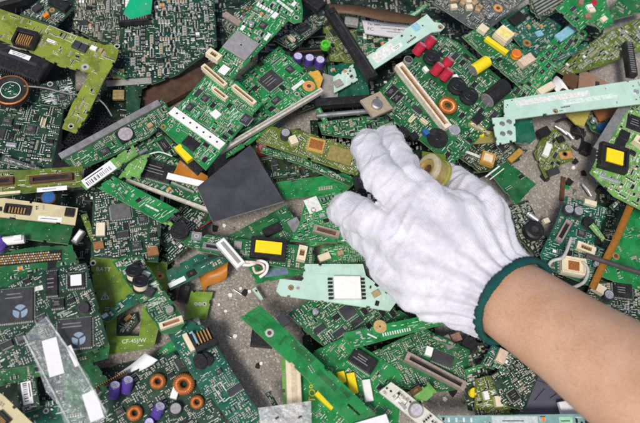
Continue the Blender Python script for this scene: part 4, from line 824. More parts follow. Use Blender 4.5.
b = B('small board fragment inside the cut-out of the olive lettered board', [(117, 326), (124, 316), (136, 312), (138, 322), (128, 334), (118, 334)], 6, 'murk', traces=0); b.block(128, 318, 8, 4, 40, 2, COPPER, 'contact'); b.fill(.3).done()
b = B('dark crowded board with a grey square chip, left of centre', [(93, 192), (120, 188), (160, 206), (161, 228), (158, 262), (91, 257)], 42, 'dark', slope=(0, .02), holes=[(97, 250, 1.6)])
b.chip(121, 212, 20, 16, None, 4, plain('grey_lid', (.13, .13, .135), .45, .2)); b.block(101, 230, 9, 14, 2, 3, CREAM, 'connector'); b.block(99, 246, 10, 8, 10, 3, plain('copper_brown_part', (.28, .13, .05), .5), 'inductor'); b.block(153, 252, 11, 9, 10, 3, plain('copper_brown_part', (.28, .13, .05), .5), 'inductor'); b.chip(137, 246, 10, 7, None, 2); b.chip(143, 220, 9, 8, None, 4); b.fill(.56, 1.15).done()
b = B('bright green strip with pale contact marks above the dark crowded board', [(97, 187), (113, 176), (179, 210), (162, 223)], 54, 'bright', slope=(.0, -.04), traces=6); b.padrow((146, 205), (158, 211), 3, 6, 2, SILK); b.padrow((110, 184), (136, 197), 4, 2.4, 4, SOLDER); b.fill(.08, silk=3).done()
b = B('green board with a big black leaded chip beside the orange flex tab', [(116, 172), (150, 150), (182, 160), (210, 196), (207, 212), (140, 186)], 36, 'green', slope=(.02, -.03))
b.chip(157, 172, 34, 20, -16, 2, BLACK, 3.5); b.block(168, 196, 90, 3.5, -20, 3, plain('ivory_rail', (.55, .53, .45), .5), 'edge_rail'); b.block(183, 188, 26, 2, -24, 2.5, GREYC, 'contact_row'); b.fill(.36, 1.1).done()
b = B('small bright green corner left of the big black leaded chip', [(118, 178), (134, 156), (150, 154), (140, 178)], 47, 'lime', traces=3); b.fill(.1, silk=3).done()
mb = MB(); mb.box(0, 0, 0, 17, 6, 5, YELLOW, ch=.5); solo('yellow_clip', mb, 'bright yellow plastic clip under the lower corner of the large green board', 'clip', 184, 155, 52, math.radians(-48))
mb = MB(); mb.box(0, 0, 0, 22, 11, 8, BLACK, ch=.8); mb.box(-3, -5.5, 2, 8, 4, 4, COPPER, ch=.3); solo('switch', mb, 'small black switch beneath the lower corner of the large green board', 'switch', 193, 166, 44, math.radians(-42))
ribbon('flex_tab', 'orange flex tab with a stiff end under the large green board', 'flex cable', [(180, 160, 50), (176, 168, 48), (171, 178, 46)], [(208, 176, 50), (207, 181, 48), (205, 187, 46)], ORANGE, .5)
mb = MB(); mb.box(0, 0, 0, 35, 5.5, 1.6, WHITE, ch=.3); solo('connector_bar', mb, 'white stiffener bar across the end of the orange flex tab', 'connector', 188, 181, 47.5, math.radians(-13))
# centre
t = Board('metal_plate', 'plain dark slate-grey plate with a bright lower rim', [(197, 187), (250, 145), (284, 201), (213, 222)], 50, mat=SLATE, edge=plain('bright_rim', (.55, .52, .46), .35, .5), slope=(.03, .05), th=3.0, cat='plate', group=None)
t.done()
b = B('dark board with loose parts behind the slate plate', [(246, 138), (300, 128), (330, 170), (280, 190)], 18, 'murk', slope=(0, 0)); b.cap(262, 152, 4.5, 9, RED, plain('dusty_red_top', (.40, .14, .18), .4)); b.cap(288, 162, 4.4, 10, CHIPG, SILVER); b.fill(.2).done()
b = B('olive-gold strip with a coil and gold foil window leading under the fingers', [(256, 141), (268, 126), (300, 130), (357, 149), (360, 178), (330, 166)], 42, 'oliveD', slope=(.02, .0))
b.cap(285, 137, 5, 8, CHIPG, SILVER); b.block(293, 142, 8, 9, 20, 5, CREAM, 'connector'); b.trafo(316, 146, 17, 15, -14, 3, WIRE, (.8, .7), plain('gold_frame', (.55, .38, .10), .4, .2)); b.patch(340, 155, 24, 17, -16, plain('gold_foil', (.42, .34, .12), .35, .4)); b.fill(.25, 1.1, silk=2).done()
b = B('silver-spotted green strip edge running below the gold foil strip', [(262, 146), (300, 156), (352, 180), (350, 186), (300, 164), (260, 152)], 34, 'green'); b.fill(.3).done()
b = B('bare bright green strip right of the slate plate', [(276, 182), (344, 173), (358, 180), (345, 193), (283, 199)], 30, 'bright', slope=(0, .02), traces=12); b.fill(.015).done()
b = B('white and green board with a brown slot beside the middle finger', [(306, 199), (340, 190), (362, 244), (290, 241), (299, 225)], 38, 'bright', slope=(.02, .02), holes=[(313.5, 210, 1.6)])
b.patch(313, 205, 14, 16, 20, SILK); b.slot((313, 229), (339, 236), 8, BROWNG, 4, False); b.block(322, 216, 6, 4, 20, 2, SILVER, 'crystal'); b.fill(.42, 1.15).done()
b = B('green board behind the transformer board with a black relay and a grey tab', [(228, 236), (286, 205), (304, 232), (286, 246), (234, 258)], 28, 'green', slope=(.0, .02), traces=8); b.block(272, 231, 18, 9, 25, 5, BLACK, 'relay'); b.block(295, 225, 12, 14, 28, 1.2, STEEL, 'metal_tab'); b.fill(.07, silk=3).done()
b = B('dark dense board below the bright contact strip, left of the transformer board', [(158, 226), (182, 204), (209, 213), (196, 242), (168, 264)], 24, 'dark'); b.fill(.42, 1.1).done()
b = B('green board with a bright yellow transformer and a pad hole', [(172, 230), (196, 233), (250, 240), (314, 247), (315, 267), (300, 270), (258, 263), (200, 251), (176, 241)], 40, 'green', slope=(0, -.01), holes=[(196.5, 236, 1.2)], traces=8)
b.drum(180, 233, 9, 7); b.patch(196.5, 236, 10, 9, -6, STEEL, .04); b.slot((203, 246), (221, 249), 7, STEEL, 3, False, inner=BLACK); b.trafo(268, 250.5, 36, 21, -6, 8, YELLOW, (.74, .62)); b.slot((300, 262), (303, 248), 9, CREAM, 6); b.chip(238, 245, 8, 6, None, 2, GREYC); b.fill(.12, 1.1, silk=2).done()
mb = MB(); mb.box(0, 0, 0, 27, 8, 6, WHITE, ch=.6); mb.box(0, 0, 6, 22, 3, .3, GREYC)
solo('wire_plug', mb, 'white wire plug lying slanted on the transformer board', 'plug', 230.5, 255, 47, math.radians(-50))
wire('wire', 'white wire curling from the slanted white plug', 'wire', [(239, 264, 49), (250, 265, 49), (260, 261, 47), (267, 264, 45), (266, 272, 42), (260, 277, 38)], 1.3, WHITE)
wire('wire', 'reddish white wire looping beside the slanted white plug', 'wire', [(239, 262, 49), (252, 262, 50), (262, 264, 47), (264, 270, 45), (256, 273, 42), (253, 267, 42)], 1.1, plain('pinkish_wire', (.70, .52, .46), .5))
b = B('blue-tinted green triangular board under the white wire loop', [(248, 266), (313, 264), (312, 272), (256, 284)], 28, 'bright', traces=2); b.patch(276, 272, 24, 8, 8, plain('blue_grey_foil', (.18, .26, .36), .35, .3)); b.done()
b = B('green strip with a white label and a dark window above the orange flex', [(166, 271), (198, 254), (234, 259), (170, 290)], 30, 'teal', slope=(.0, .03), traces=5); b.sticker(177, 282, 18, 5, 26, False, lines=0); b.slot((187, 276), (195, 272), 6, BLACK, 2.5, False); b.patch(205, 261, 26, 3, 22, plain('dark_window', (.02, .05, .05), .3)); b.fill(.04, silk=3).done()
ribbon('flex_cable', 'crumpled orange flex cable lying on the concrete left of centre', 'flex cable', [(199, 277, 12), (205, 270, 20), (217, 264, 22), (228, 260, 30)], [(204, 292, 8), (208, 286, 12), (222, 281, 16), (227, 277, 18)], ORANGE, .5)
t = Board('scrap_panel', 'flat olive-green board offcut with three pin holes on the concrete', [(184, 318), (191, 291), (213, 292), (206, 320)], 9, 'leaf', slope=(0, 0), traces=1, cat='board offcut', holes=[(196, 304, .5), (200, 304, .5), (204.5, 304, .9)]); t.done()
mb = MB(); mb.box(0, 0, 0, 8, 14, 7, BLACK, ch=.8); mb.box(2, 4, 7, 4, 4, 1.5, CHIPG, ch=.3); solo('button_switch', mb, 'little dark switch left of the olive-green offcut', 'switch', 184, 295, 8, -.2)
b = Board('circuit_board', 'pale mint board carrying a white block with black leads', [(276, 291), (280, 279), (302, 281), (305, 264), (363, 264), (366, 276), (398, 300), (390, 311), (330, 302), (281, 296)], 46, 'mint', slope=(.0, 0), holes=[(291, 287.5, 1.6), (298, 288, .8)], traces=1)
o = b.chip(346.5, 289, 27, 23, 0, 0, WHITE, 5, 'transformer'); e = MB(); e.box(0, 0, 0, 3.6, 1.5, 2.2, BLACK, ch=.3); e = e.mesh('lead')
for i in range(6):
    for sg in (-1, 1): link('lead', e, o, (sg*13.2, (i-2.5)*3.2, 0))
b.outline(331, 270, 40, 9, -2, .3, plain('pale_green_print', (.3, .55, .42), .4)); b.block(376, 294, 8, 6, 30, 2, TAN, 'capacitor'); b.fill(.05, silk=4, region=[(366, 276), (398, 300), (390, 311), (360, 304)]).done()
b = B('small board with cream fittings between the mint board and the finger', [(322, 246), (360, 242), (368, 262), (330, 266), (318, 258)], 26, 'bright'); b.block(324, 258, 12, 7, 20, 4, CREAM, 'connector'); b.block(340, 254, 6, 5, 20, 4, TAN, 'capacitor'); b.fill(.4, 1.2).done()
# ---------------------------------------------------------------- lower centre
b = B('dense silver-speckled board at the lower centre with a lone black chip', [(288, 314), (320, 292), (392, 306), (420, 322), (352, 346), (334, 354), (306, 332)], 33, 'green', slope=(0, -.01)); b.chip(347.5, 312, 14, 13, None, 4, SLATE); b.block(333, 351, 8, 7, 20, 3, SILVER, 'screw_post'); b.fill(.64, 1.15).done()
b = B('long green strip with a ringed hole slanting down to the bottom edge', [(240, 317), (260, 305), (312, 354), (380, 418), (370, 432), (355, 430), (306, 378)], 58, 'bright', slope=(.0, .02), holes=[(269.5, 333, 2.2), [(347, 405), (349, 403), (361, 414), (359, 416)]], traces=0)
b.pad_ring(269.5, 333, 2.3, 4.4, SOLDER); b.block(283, 321, 8, 12, 35, 4, SLATE, 'relay'); b.padrow((279, 318), (287, 325), 2, 2, 4, SILVER)
dg = board_mats('green')[0]
b.patch(302, 352, 28, 5, -40, dg, .04); b.patch(327, 380, 26, 6, -44, dg, .04); b.patch(283, 340, 3, 12, -40, dg, .04); b.patch(345, 392, 14, 5, -44, dg, .04); b.outline(300, 350, 34, 7, -40, .5, dg); b.outline(262, 320, 14, 8, -40, .5, dg); b.fill(.006, silk=3).done()
mb = MB(); mb.box(0, 0, 0, 18, 15, 8, BLACK, ch=.8); mb.box(0, 4, 8, 14, 4, 1, SLATE); solo('relay', mb, 'black relay on the concrete under the long green strip', 'relay', 262, 339, 8, -.1)
b = B('bright green board with a black leaded chip and two yellow jumpers', [(296, 372), (316, 350), (346, 336), (402, 372), (398, 430), (304, 430)], 38, 'bright', slope=(0, 0), traces=4)
b.chip(362, 362, 27, 15, -33, 2, BLACK, 6, name='chip'); b.block(341, 378, 7, 11, 12, 5, YELLOW, 'jumper'); b.block(351.5, 384, 8, 20, 10, 5, YELLOW, 'jumper'); b.block(367, 391, 8, 21, 8, 4, WHITE, 'connector'); b.block(324, 401, 22, 5, -42, 5, YELLOW, 'yellow_bar'); b.text(312.5, 391, 'TO98', 9, 88, plain('yellow_print', (.65, .5, .03), .5)); b.fill(.12, 1.1, silk=3).done()
mb = MB(); mb.box(0, 0, 0, 11, 52, 6, CREAM, ch=.5); mb.box(0, 0, 6, 4, 48, .5, plain('beige_connector', (.62, .50, .36), .5)); solo('connector_rail', mb, 'upright cream connector rail left of the yellow lettering', 'connector', 293, 382, 42, .03)
b = B('thin green board edge standing left of the cream connector rail', [(281, 358), (286, 358), (290, 408), (284, 410)], 38, 'lime', slope=(.0, 0), traces=1); b.done()
b = B('green strip with a copper coin and a row of white marks under the glove', [(343, 333), (432, 314), (444, 324), (352, 349)], 58, 'bright', slope=(0, 0), traces=4); b.pad_ring(380, 326.5, 1, 6.6, plain('gold_coin_pad', (.55, .38, .16), .5, .3)); b.padrow((382, 335), (411, 329), 12, 1.2, 3.4, SILK); b.padrow((418, 320), (434, 317), 4, 2, 3, SILK); b.patch(372, 336, 10, 1.5, -25, SILK); b.fill(.03, silk=3).done()
b = B('dense board with a taupe slotted connector, below the glove', [(372, 352), (424, 328), (470, 350), (466, 388), (440, 392), (400, 388)], 36, 'green', slope=(.0, 0))
b.slot((404, 357), (463, 388), 9, BROWNG, 7, False, inner=BLACK); o = b.header((410, 356), (455, 378), 3, BLACK, 3, 13, 'contact_row', 1.2); b.chip(442, 359, 21, 12, -22, 2, SLATE); b.block(428, 352, 7, 9, -20, 4, WHITE, 'crystal_can'); b.block(447, 343, 8, 14, 25, 4, GREY, 'relay'); b.fill(.58, 1.15).done()
b = B('small green module with a copper window beside the taupe connector', [(408, 398), (428, 382), (437, 392), (418, 408)], 47, 'lime', traces=0); b.slot((411, 394), (420, 388), 6, BROWN, 3, True); b.fill(.05).done()
b = Board('circuit_board', 'whitish board with a round grey part at the bottom edge', [(379, 392), (391, 382), (404, 391), (450, 428), (436, 438), (394, 404)], 52, 'cream', mat=plain('whitish_laminate', (.62, .62, .55), .5, 0, .1), edge=SILK, slope=(0, 0), holes=[(387, 388, 1.4), (391, 391, 1.4)]); b.cap(415, 411, 7, 5, GREYC, plain('lilac_grey_top', (.50, .48, .52), .4)); b.outline(402, 400, 10, 8, -40, .5, BLACK); b.fill(.32, 1.2).done()
b = B('board with a yellow flower-shaped trimmer under the wrist', [(448, 350), (484, 342), (506, 380), (500, 420), (468, 410), (462, 386)], 26, 'murk'); b.cap(473, 393, 4.6, 4, YELLOW, YELLOW, 'trimmer'); b.drum(468, 346, 8, 5); b.block(455, 338, 10, 8, 20, 4, PINKT, 'capacitor'); b.fill(.55, 1.25).done()
b = B('small teal board with a beige relay below the wrist', [(480, 365), (492, 345), (519, 354), (506, 373)], 48, 'teal', slope=(0, 0), traces=1); b.block(500, 357, 9, 13, -28, 5, plain('beige_connector', (.62, .50, .36), .5), 'relay'); b.fill(.36, 1.2).done()
b = B('dense dark green board below the forearm with copper specks', [(490, 376), (520, 356), (541, 370), (524, 412), (502, 404)], 40, 'dark', slope=(0, .0)); b.fill(.5, 1.15).done()
b = B('mixed olive board crowded with white and amber parts at the bottom', [(476, 378), (496, 374), (508, 402), (520, 430), (474, 430)], 34, 'oliveD', slope=(0, 0)); b.block(497, 402, 7, 10, 5, 5, CREAM, 'connector'); b.block(485, 396, 5, 8, 10, 4, WHITE, 'connector'); b.fill(.5, 1.3).done()
t = Board('broken_casing', 'dark violet-grey moulded plastic panel beside the forearm', [(518, 414), (542, 368), (588, 398), (588, 418)], 30, mat=plain('violet_grey_plastic', (.10, .10, .135), .3, 0, .2, .05, .1), slope=(0, 0), th=3, cat='plastic panel', group=None)
for p in ((546, 386, 22, 4, -20), (556, 396, 14, 3, 35), (540, 396, 16, 3, 50), (562, 386, 18, 3, -35)): t.block(p[0], p[1], p[2], p[3], p[4], 1.6, plain('violet_grey_plastic', (.10, .10, .135), .3), 'moulded_rib')
t.done()
mb = MB(); mb.box(0, 0, 0, 14, 12, 4, WHITE, ch=.4); solo('white_block', mb, 'small white square block on the violet-grey plastic panel', 'plastic block', 567, 409, 34, .15)
b = Board('light_strip', 'pale bluish strip lying along the bottom edge', [(426, 416), (584, 414), (586, 432), (426, 434)], 50, 'mint', slope=(0, 0), mat=plain('blue_green_acrylic', (.20, .36, .36), .25, 0, .25, .1), cat='light guide board', group=None); b.sticker(515, 421, 46, 9, 0, False, m=plain('frosted_film', (.5, .58, .58), .4), lines=1); b.sticker(566, 421, 14, 8, 0, False, m=plain('pale_green_pad', (.35, .62, .42), .4), lines=1); b.padrow((430, 420), (475, 420), 6, 2, 4, SILK); b.fill(.1).done()
t = Board('paper_label', 'white paper label at the bottom edge under the green strip end', [(352, 424), (386, 414), (392, 430), (354, 434)], 60, mat=PAPER, th=.3, slope=(0, 0), cat='paper', group=None); t.done()
# ---------------------------------------------------------------- lower left
b = B('narrow strip with a pair of cream-banded black coils and a cream slot', [(112, 262), (126, 256), (142, 256), (160, 284), (186, 322), (178, 332), (162, 334), (136, 296)], 47, 'green', slope=(0, -.02), traces=3)
for px, py in ((134.5, 276), (141, 286)): b.drum(px, py+3, 8, 10, BLACK, inner=CREAM, tip=22, to=80)
b.block(150, 293, 9, 8, -30, 5, CHIPG, 'relay'); b.patch(146, 274, 8, 6, -25, SILK); b.slot((160, 328), (183, 320), 7, CREAM, 5, False, inner=plain('slot_red_brown', (.30, .12, .06), .5)); b.drum(170, 311, 4, 5, GREYC); b.fill(.26, 1.1, silk=2).done()
ribbon('gold_strip', 'folded gold film strip under the banded coil strip', 'film strip', [(116, 258, 34), (128, 262, 36), (144, 258, 34)], [(118, 264, 34), (130, 269, 36), (146, 264, 34)], plain('gold_film', (.50, .38, .08), .35, .2), .4)
b = B('diagonal board with a copper pin socket and a torn black coil, lower left', [(166, 331), (186, 319), (204, 326), (233, 372), (272, 434), (238, 434), (212, 398), (205, 398)], 31, 'teal', slope=(0, 0), traces=5)
b.jack(204, 341, 24, 20, -155, 9, 5); b.block(189, 344, 5, 20, 28, 7, CREAM, 'connector'); b.block(194, 340, 4, 14, 28, 8, LBLUE, 'capacitor')
for i in range(9): b.drum(205+rnd.uniform(-6, 6), 361+rnd.uniform(-5, 5), rnd.uniform(3, 6), rnd.uniform(4, 8), BLACK, 'coil')
b.outline(222, 392, 18, 8, -55, .6); b.chip(235, 390, 16, 7, None, 2, SLATE); b.chip(219, 372, 6, 5, None, 2); b.fill(.32, 1.15).done()
b = B('power board with copper toroid coils and purple capacitors, lower left', [(84, 400), (128, 374), (172, 352), (192, 358), (232, 434), (84, 434)], 22, 'dark', slope=(0, 0), traces=6)
b.header((95, 390), (128, 373), 5, BLACK, 3, 16)
LT = plain('lilac_top', (.50, .48, .66), .4)
b.cap(114, 396, 5.6, 12, PURPLE, LT, tip=32, to=70); b.cap(126, 391, 5.6, 12, PURPLE, LT, tip=34, to=65); b.toroid(158, 382, 8.4); b.toroid(184, 385, 11.5); b.toroid(197, 402.5, 7.2); b.toroid(135, 413.5, 8.2); b.cap(156, 416, 5.6, 12, PURPLE, LT, tip=32, to=55); b.cap(150, 424, 5, 8, PURPLE, LT); b.cap(176, 410, 6.5, 7, CHIPG, plain('lead_grey_top', (.32, .32, .33), .4)); b.block(175, 394, 7, 11, -15, 5, WHITE, 'connector'); b.chip(120, 412, 9, 6, None, 2); b.fill(.4, 1.15, silk=1.6).done()
b = B('bare green board with a pale notch under the toroid board', [(148, 360), (166, 344), (190, 332), (196, 346), (178, 356), (160, 366)], 12, 'bright', traces=8); b.fill(.05, silk=4).done()
ribbon('paper_strip', 'white paper triangle on the concrete beside the toroid board', 'paper', [(117, 374, 14), (132, 364, 20), (145, 353, 26)], [(124, 378, 18), (146, 368, 24), (158, 360, 28)], PAPER, .3)
b = B('green board under the clear sleeve with pale zigzag traces', [(62, 372), (86, 352), (112, 384), (92, 404), (66, 412)], 26, 'green', traces=16); b.fill(.05, silk=4).done()
b = B('teal board below the clear sleeve at the bottom edge', [(26, 404), (60, 398), (96, 416), (96, 434), (22, 434)], 20, 'teal', traces=6); b.pad_ring(46, 411, 1.6, 3, SOLDER); b.fill(.12, silk=3).done()
b = Board('circuit_board', 'dark strip with an upright barcode label near the lower left corner', [(16, 372), (34, 368), (40, 408), (20, 414)], 28, 'dark', slope=(0, 0)); b.sticker(27, 393, 24, 10, -82, True); b.patch(22, 376, 8, 9, 0, SILK); b.fill(.1).done()
b = B('cream strip with copper fingers across the lower left corner', [(-10, 386), (4, 396), (42, 432), (-10, 436)], 44, 'cream', slope=(0, 0), traces=0); b.jack(2, 420, 16, 12, -45, 3, 6, 'contact_block'); b.fill(.02).done()
# clear plastic sleeve with white labels
def film(name, c, alpha, rough=.15):
    m_, n_, p_ = new_mat(name); p_.inputs['Base Color'].default_value = (*c, 1); p_.inputs['Roughness'].default_value = rough; p_.inputs['Alpha'].default_value = alpha
    v = coords(n_); q = N(n_, 'ShaderNodeTexNoise', in_Scale=.09, in_Detail=3.0); n_.links.new(v, q.inputs['Vector']); bb = N(n_, 'ShaderNodeBump', in_Strength=1.0, in_Distance=.007); n_.links.new(q.outputs[0], bb.inputs['Height']); n_.links.new(bb.outputs[0], p_.inputs['Normal'])
    w_ = N(n_, 'ShaderNodeTexNoise', in_Scale=.13, in_Detail=4.0, in_Distortion=1.6); n_.links.new(v, w_.inputs['Vector']); ab = N(n_, 'ShaderNodeMath', operation='ABSOLUTE'); sb = N(n_, 'ShaderNodeMath', operation='SUBTRACT'); sb.inputs[1].default_value = .5; n_.links.new(w_.outputs[0], sb.inputs[0]); n_.links.new(sb.outputs[0], ab.inputs[0])
    hi = min(1, alpha*1.3+.06); n_.links.new(ramp(n_, ab.outputs[0], .0, (hi,)*3+(1,), .035, (alpha*.62,)*3+(1,)), p_.inputs['Alpha']); return m_
CLEAR = film('clear_film', (.55, .60, .60), .26)
t = Board('plastic_sleeve', 'clear crinkled plastic sleeve with two white labels', [(24, 337), (36, 324), (46, 317), (53, 330), (64, 341), (73, 356), (88, 375), (97, 396), (108, 411), (98, 432), (66, 428), (57, 404), (46, 392), (37, 366)], 57, mat=CLEAR, th=.5, slope=(.0, .0), cat='plastic sleeve', group=None, part='film')
t.sticker(53, 357, 15, 40, 17, False, lines=0); t.sticker(93, 406, 14, 30, 22, False, lines=0); t.sticker(73, 356, 5, 24, 26, False, lines=0)
for q in (([(24, 336), (46, 378), (72, 428)]), ([(46, 317), (76, 360), (106, 412)])):
    c = [t.loc(*p) for p in q]; e = MB(); e.tube([(x, y, .6) for x, y in c], .8, film('film_fold', (.75, .78, .78), .55), 6); link('folded_edge', e.mesh('folded_edge'), t.root)
t.done()
t = Board('plastic_bag', 'frosted clear plastic bag corner at the bottom edge', [(258, 408), (311, 401), (312, 434), (262, 434)], 61, mat=film('frosted_film_bag', (.68, .70, .70), .55, .3), th=.5, slope=(0, 0), cat='plastic bag', group=None, part='film')
for px, py in ((277, 418), (300, 417)): t.patch(px, py, 4, 2, 30, INK, .3)
t.done()
# ---------------------------------------------------------------- loose crumbs on the bare concrete
CR = random.Random(5)
def crumb(kind):
    b = MB()
    if kind == 'screw':
        b.lathe(0, 0, [(1.9, 0, STEEL), (1.9, 1.0, STEEL), (1.2, 1.5, STEEL), (0, 1.5, STEEL)], 12); b.box(0, 0, 1.5, 2.0, .35, .03, BLACK); b.v = [(z, y, x+1.9) for x, y, z in b.v]; b.tube([(-5, 0, 1.9), (0, 0, 1.9)], .8, STEEL, 8)
    elif kind == 'chip_fragment': b.merge(SM['chip_w'], 0, 0, 0)
    elif kind == 'metal_pin': b.tube([(-5, 0, .8), (4, .6, .8)], .8, SILVER, 8)
    elif kind == 'plastic_fragment': b.prism([(CR.uniform(2, 4)*math.cos(a)*1.4, CR.uniform(2, 4)*math.sin(a)) for a in (0, 1, 2.1, 3, 4.2, 5.2)], 0, 2, BLACK, BLACK)
    elif kind == 'laminate_fragment': k = board_mats('bright'); b.prism([(CR.uniform(2, 3.5)*math.cos(a)*1.3, CR.uniform(2, 3.5)*math.sin(a)) for a in (0, 1.3, 2.6, 3.8, 5)], 0, 1.4, k[0], k[1])
    elif kind == 'white_fragment': b.prism([(CR.uniform(1.5, 2.5)*math.cos(a), CR.uniform(1.5, 2.5)*math.sin(a)) for a in (0, 1.3, 2.6, 3.8, 5)], 0, 1.4, WHITE, WHITE)
    elif kind == 'loose_capacitor': b.lathe(0, 0, [(3, 0, BLACK), (3, 5, BLACK), (2.6, 5.4, SILVER), (0, 5.3, SILVER)], 14)
    elif kind == 'solder_crumb': b.box(0, 0, 0, 1.6, 1.1, .8, GREYC, ch=.3)
    return b
WORD = {'screw': 'tiny steel screw', 'chip_fragment': 'loose black chip', 'metal_pin': 'bright metal pin', 'plastic_fragment': 'black plastic crumb', 'laminate_fragment': 'green laminate crumb', 'white_fragment': 'white plastic crumb', 'loose_capacitor': 'loose black can capacitor', 'solder_crumb': 'grey grain'}
ME = {k: crumb(k).mesh(k) for k in WORD}
ZONES = [('on the bare concrete right of the glove', [(560, 176), (522, 158), (585, 130), (604, 200), (562, 192), (535, 215)], 52), ('on the bare concrete left of the long green strip', [(216, 300), (240, 282), (276, 290), (262, 300), (236, 318), (262, 350), (278, 372), (274, 398), (256, 390), (228, 336), (216, 316)], 16),
 ('on the bare concrete below the slate plate', [(212, 226), (232, 220), (240, 230), (218, 236)], 5), ('on the bare concrete beside the taupe connector', [(436, 392), (468, 392), (470, 412), (440, 412)], 8), ('on the bare concrete beside the olive lettered board', [(110, 358), (150, 350), (146, 356), (118, 372)], 5)]
for where, zone, n in ZONES:
    xs = [p[0] for p in zone]; ys = [p[1] for p in zone]; c = 0
    while c < n:
        px, py = CR.uniform(min(xs), max(xs)), CR.uniform(min(ys), max(ys))
        if not inside((px, py), zone): continue
        k = CR.choices(list(WORD), [.6, .4, 1, 1.2, 1, 2, .4, 12])[0]; o = link(k, ME[k]); o.location = P(px, py, .1); o.rotation_euler = (0, 0, CR.uniform(0, 6.28)); s_ = CR.uniform(.6, 1.15); o.scale = (s_,)*3
        tag(o, WORD[k]+' lying '+where, 'fragment', WORD[k]+'s '+where); c += 1
wire('wire', 'thin dark red wire poking out below the slate plate', 'wire', [(196, 231, 26), (203, 226, 30), (211, 221, 32), (219, 219, 28)], .7, plain('dark_red_sleeve', (.16, .015, .012), .4))
wire('wire', 'thin black wire looping across the floor at the foot of the mint rail', 'wire', [(556, 122, 6), (566, 119, 9), (576, 126, 7), (583, 138, 4), (579, 150, 2), (572, 146, 2)], 1.3, BLACK)
wire('wire', 'thin white wire crossing the dark gap below the coin battery strip', 'wire', [(128, 168, 40), (142, 158, 44), (158, 152, 44), (172, 156, 40)], .6, WHITE)
wire('wire', 'thin grey wire curling out of the toroid board at the bottom edge', 'wire', [(100, 420, 46), (108, 410, 52), (104, 402, 50), (95, 404, 44)], .6, GREY)
# larger crumbs seen singly
mb = MB(); mb.box(0, 0, 0, 4.5, 26, 2, BROWN, ch=.4); solo('wooden_splinter', mb, 'narrow brown strip lying alone on the concrete', 'splinter', 562, 189, .2, math.radians(-14))
for px, py, a, lab in ((567, 135, -50, 'bent silver lug on the concrete beside the olive eyelet board'), (560, 131, -40, 'straight silver lug above the olive eyelet board'), (586, 191, -62, 'silver lug standing at a slant near the yellow-marked coil')):
    mb = MB(); mb.tube([(-7, 0, 1.8), (0, .6, 2.2), (7, 0, 1.8)], [1.2, 2.0, 1.4], SILVER, 10); solo('metal_lug', mb, lab, 'metal lug', px, py, 5, math.radians(a))
for px, py, w_, l_, lab in ((576, 133, 16, 11, 'matt black switch body beside the bent silver lug'), (584, 150, 11, 17, 'dark plastic latch left of the yellow-marked coil'), (601, 194, 14, 10, 'dark grey broken socket below the yellow-marked coil'), (606, 203, 8, 6, 'small dark cube below the broken socket'), (544, 178, 9, 7, 'small dark plug below the olive eyelet board')):
    mb = MB(); mb.box(0, 0, 0, w_*.8, l_*.8, 6, CHIPG if w_ == 14 else BLACK, ch=1.2); mb.box(w_*.15, l_*.2, 6, w_*.3, l_*.25, 2.5, BLACK, ch=.5); mb.box(-w_*.45, 0, 1, w_*.2, l_*.5, 3, CHIPG, ch=.3); solo('plastic_latch' if l_ > w_ else 'broken_socket', mb, lab, 'plastic part', px, py, .3, CR.uniform(0, 3))
# ---------------------------------------------------------------- gloved hand and forearm
import bmesh
def W3(p): return P(p[0], p[1], p[2])*1000
def blob(chains, voxel, smooth_it, name, mat_, cut=None, flat=None):
    """one continuous body: rounded limbs fused into a single skin"""
    b = MB()
    for ch in chains:
        q = [(W3(p), p[3]) for p in ch]
        for (a, ra), (c, rc) in zip(q, q[1:]):
            n = max(2, int((c-a).length/(min(ra, rc)*.22)))
            for i in range(n+1):
                t = i/n; o = a.lerp(c, t); r = ra+(rc-ra)*t; vs = []; K, J = 16, 10
                for j in range(1, J):
                    th_ = math.pi*j/J
                    for k in range(K): f = 6.28319*k/K; vs.append(o+Vector((r*math.sin(th_)*math.cos(f), r*math.sin(th_)*math.sin(f), r*math.cos(th_))))
                top = len(vs); vs += [o+Vector((0, 0, r)), o-Vector((0, 0, r))]; fs = []
                for j in range(J-2):
                    for k in range(K): fs.append((j*K+k, (j+1)*K+k, (j+1)*K+(k+1) % K, j*K+(k+1) % K))
                for k in range(K): fs.append((top, k, (k+1) % K)); fs.append((top+1, (J-2)*K+(k+1) % K, (J-2)*K+k))
                b.add(vs, fs, mat_, True)
    me = b.mesh(name); o = bpy.data.objects.new(name, me); COL.objects.link(o)
    md = o.modifiers.new('r', 'REMESH'); md.mode = 'VOXEL'; md.voxel_size = voxel*.001
    ms = o.modifiers.new('s', 'SMOOTH'); ms.factor = .5; ms.iterations = smooth_it
    dg = bpy.context.evaluated_depsgraph_get(); m2 = bpy.data.meshes.new_from_object(o.evaluated_get(dg)); bpy.data.objects.remove(o)
    m2.name = name; m2.materials.clear(); m2.materials.append(mat_)
    m2.polygons.foreach_set('use_smooth', [True]*len(m2.polygons)); return m2
CUFF = (514, 301, 92); ELB = (645, 388, 152)
cw = W3(CUFF); AX = (W3(ELB)-cw).normalized()                     # towards the elbow
ring_n = (AX+Vector((0, 0, .22))).normalized()                    # the cuff sits slightly slanted
SD = ring_n.cross(Vector((0, 0, 1))).normalized(); UPV = SD.cross(ring_n).normalized()
if UPV.z < 0: UPV = -UPV
RW, RH = 37.0, 30.0
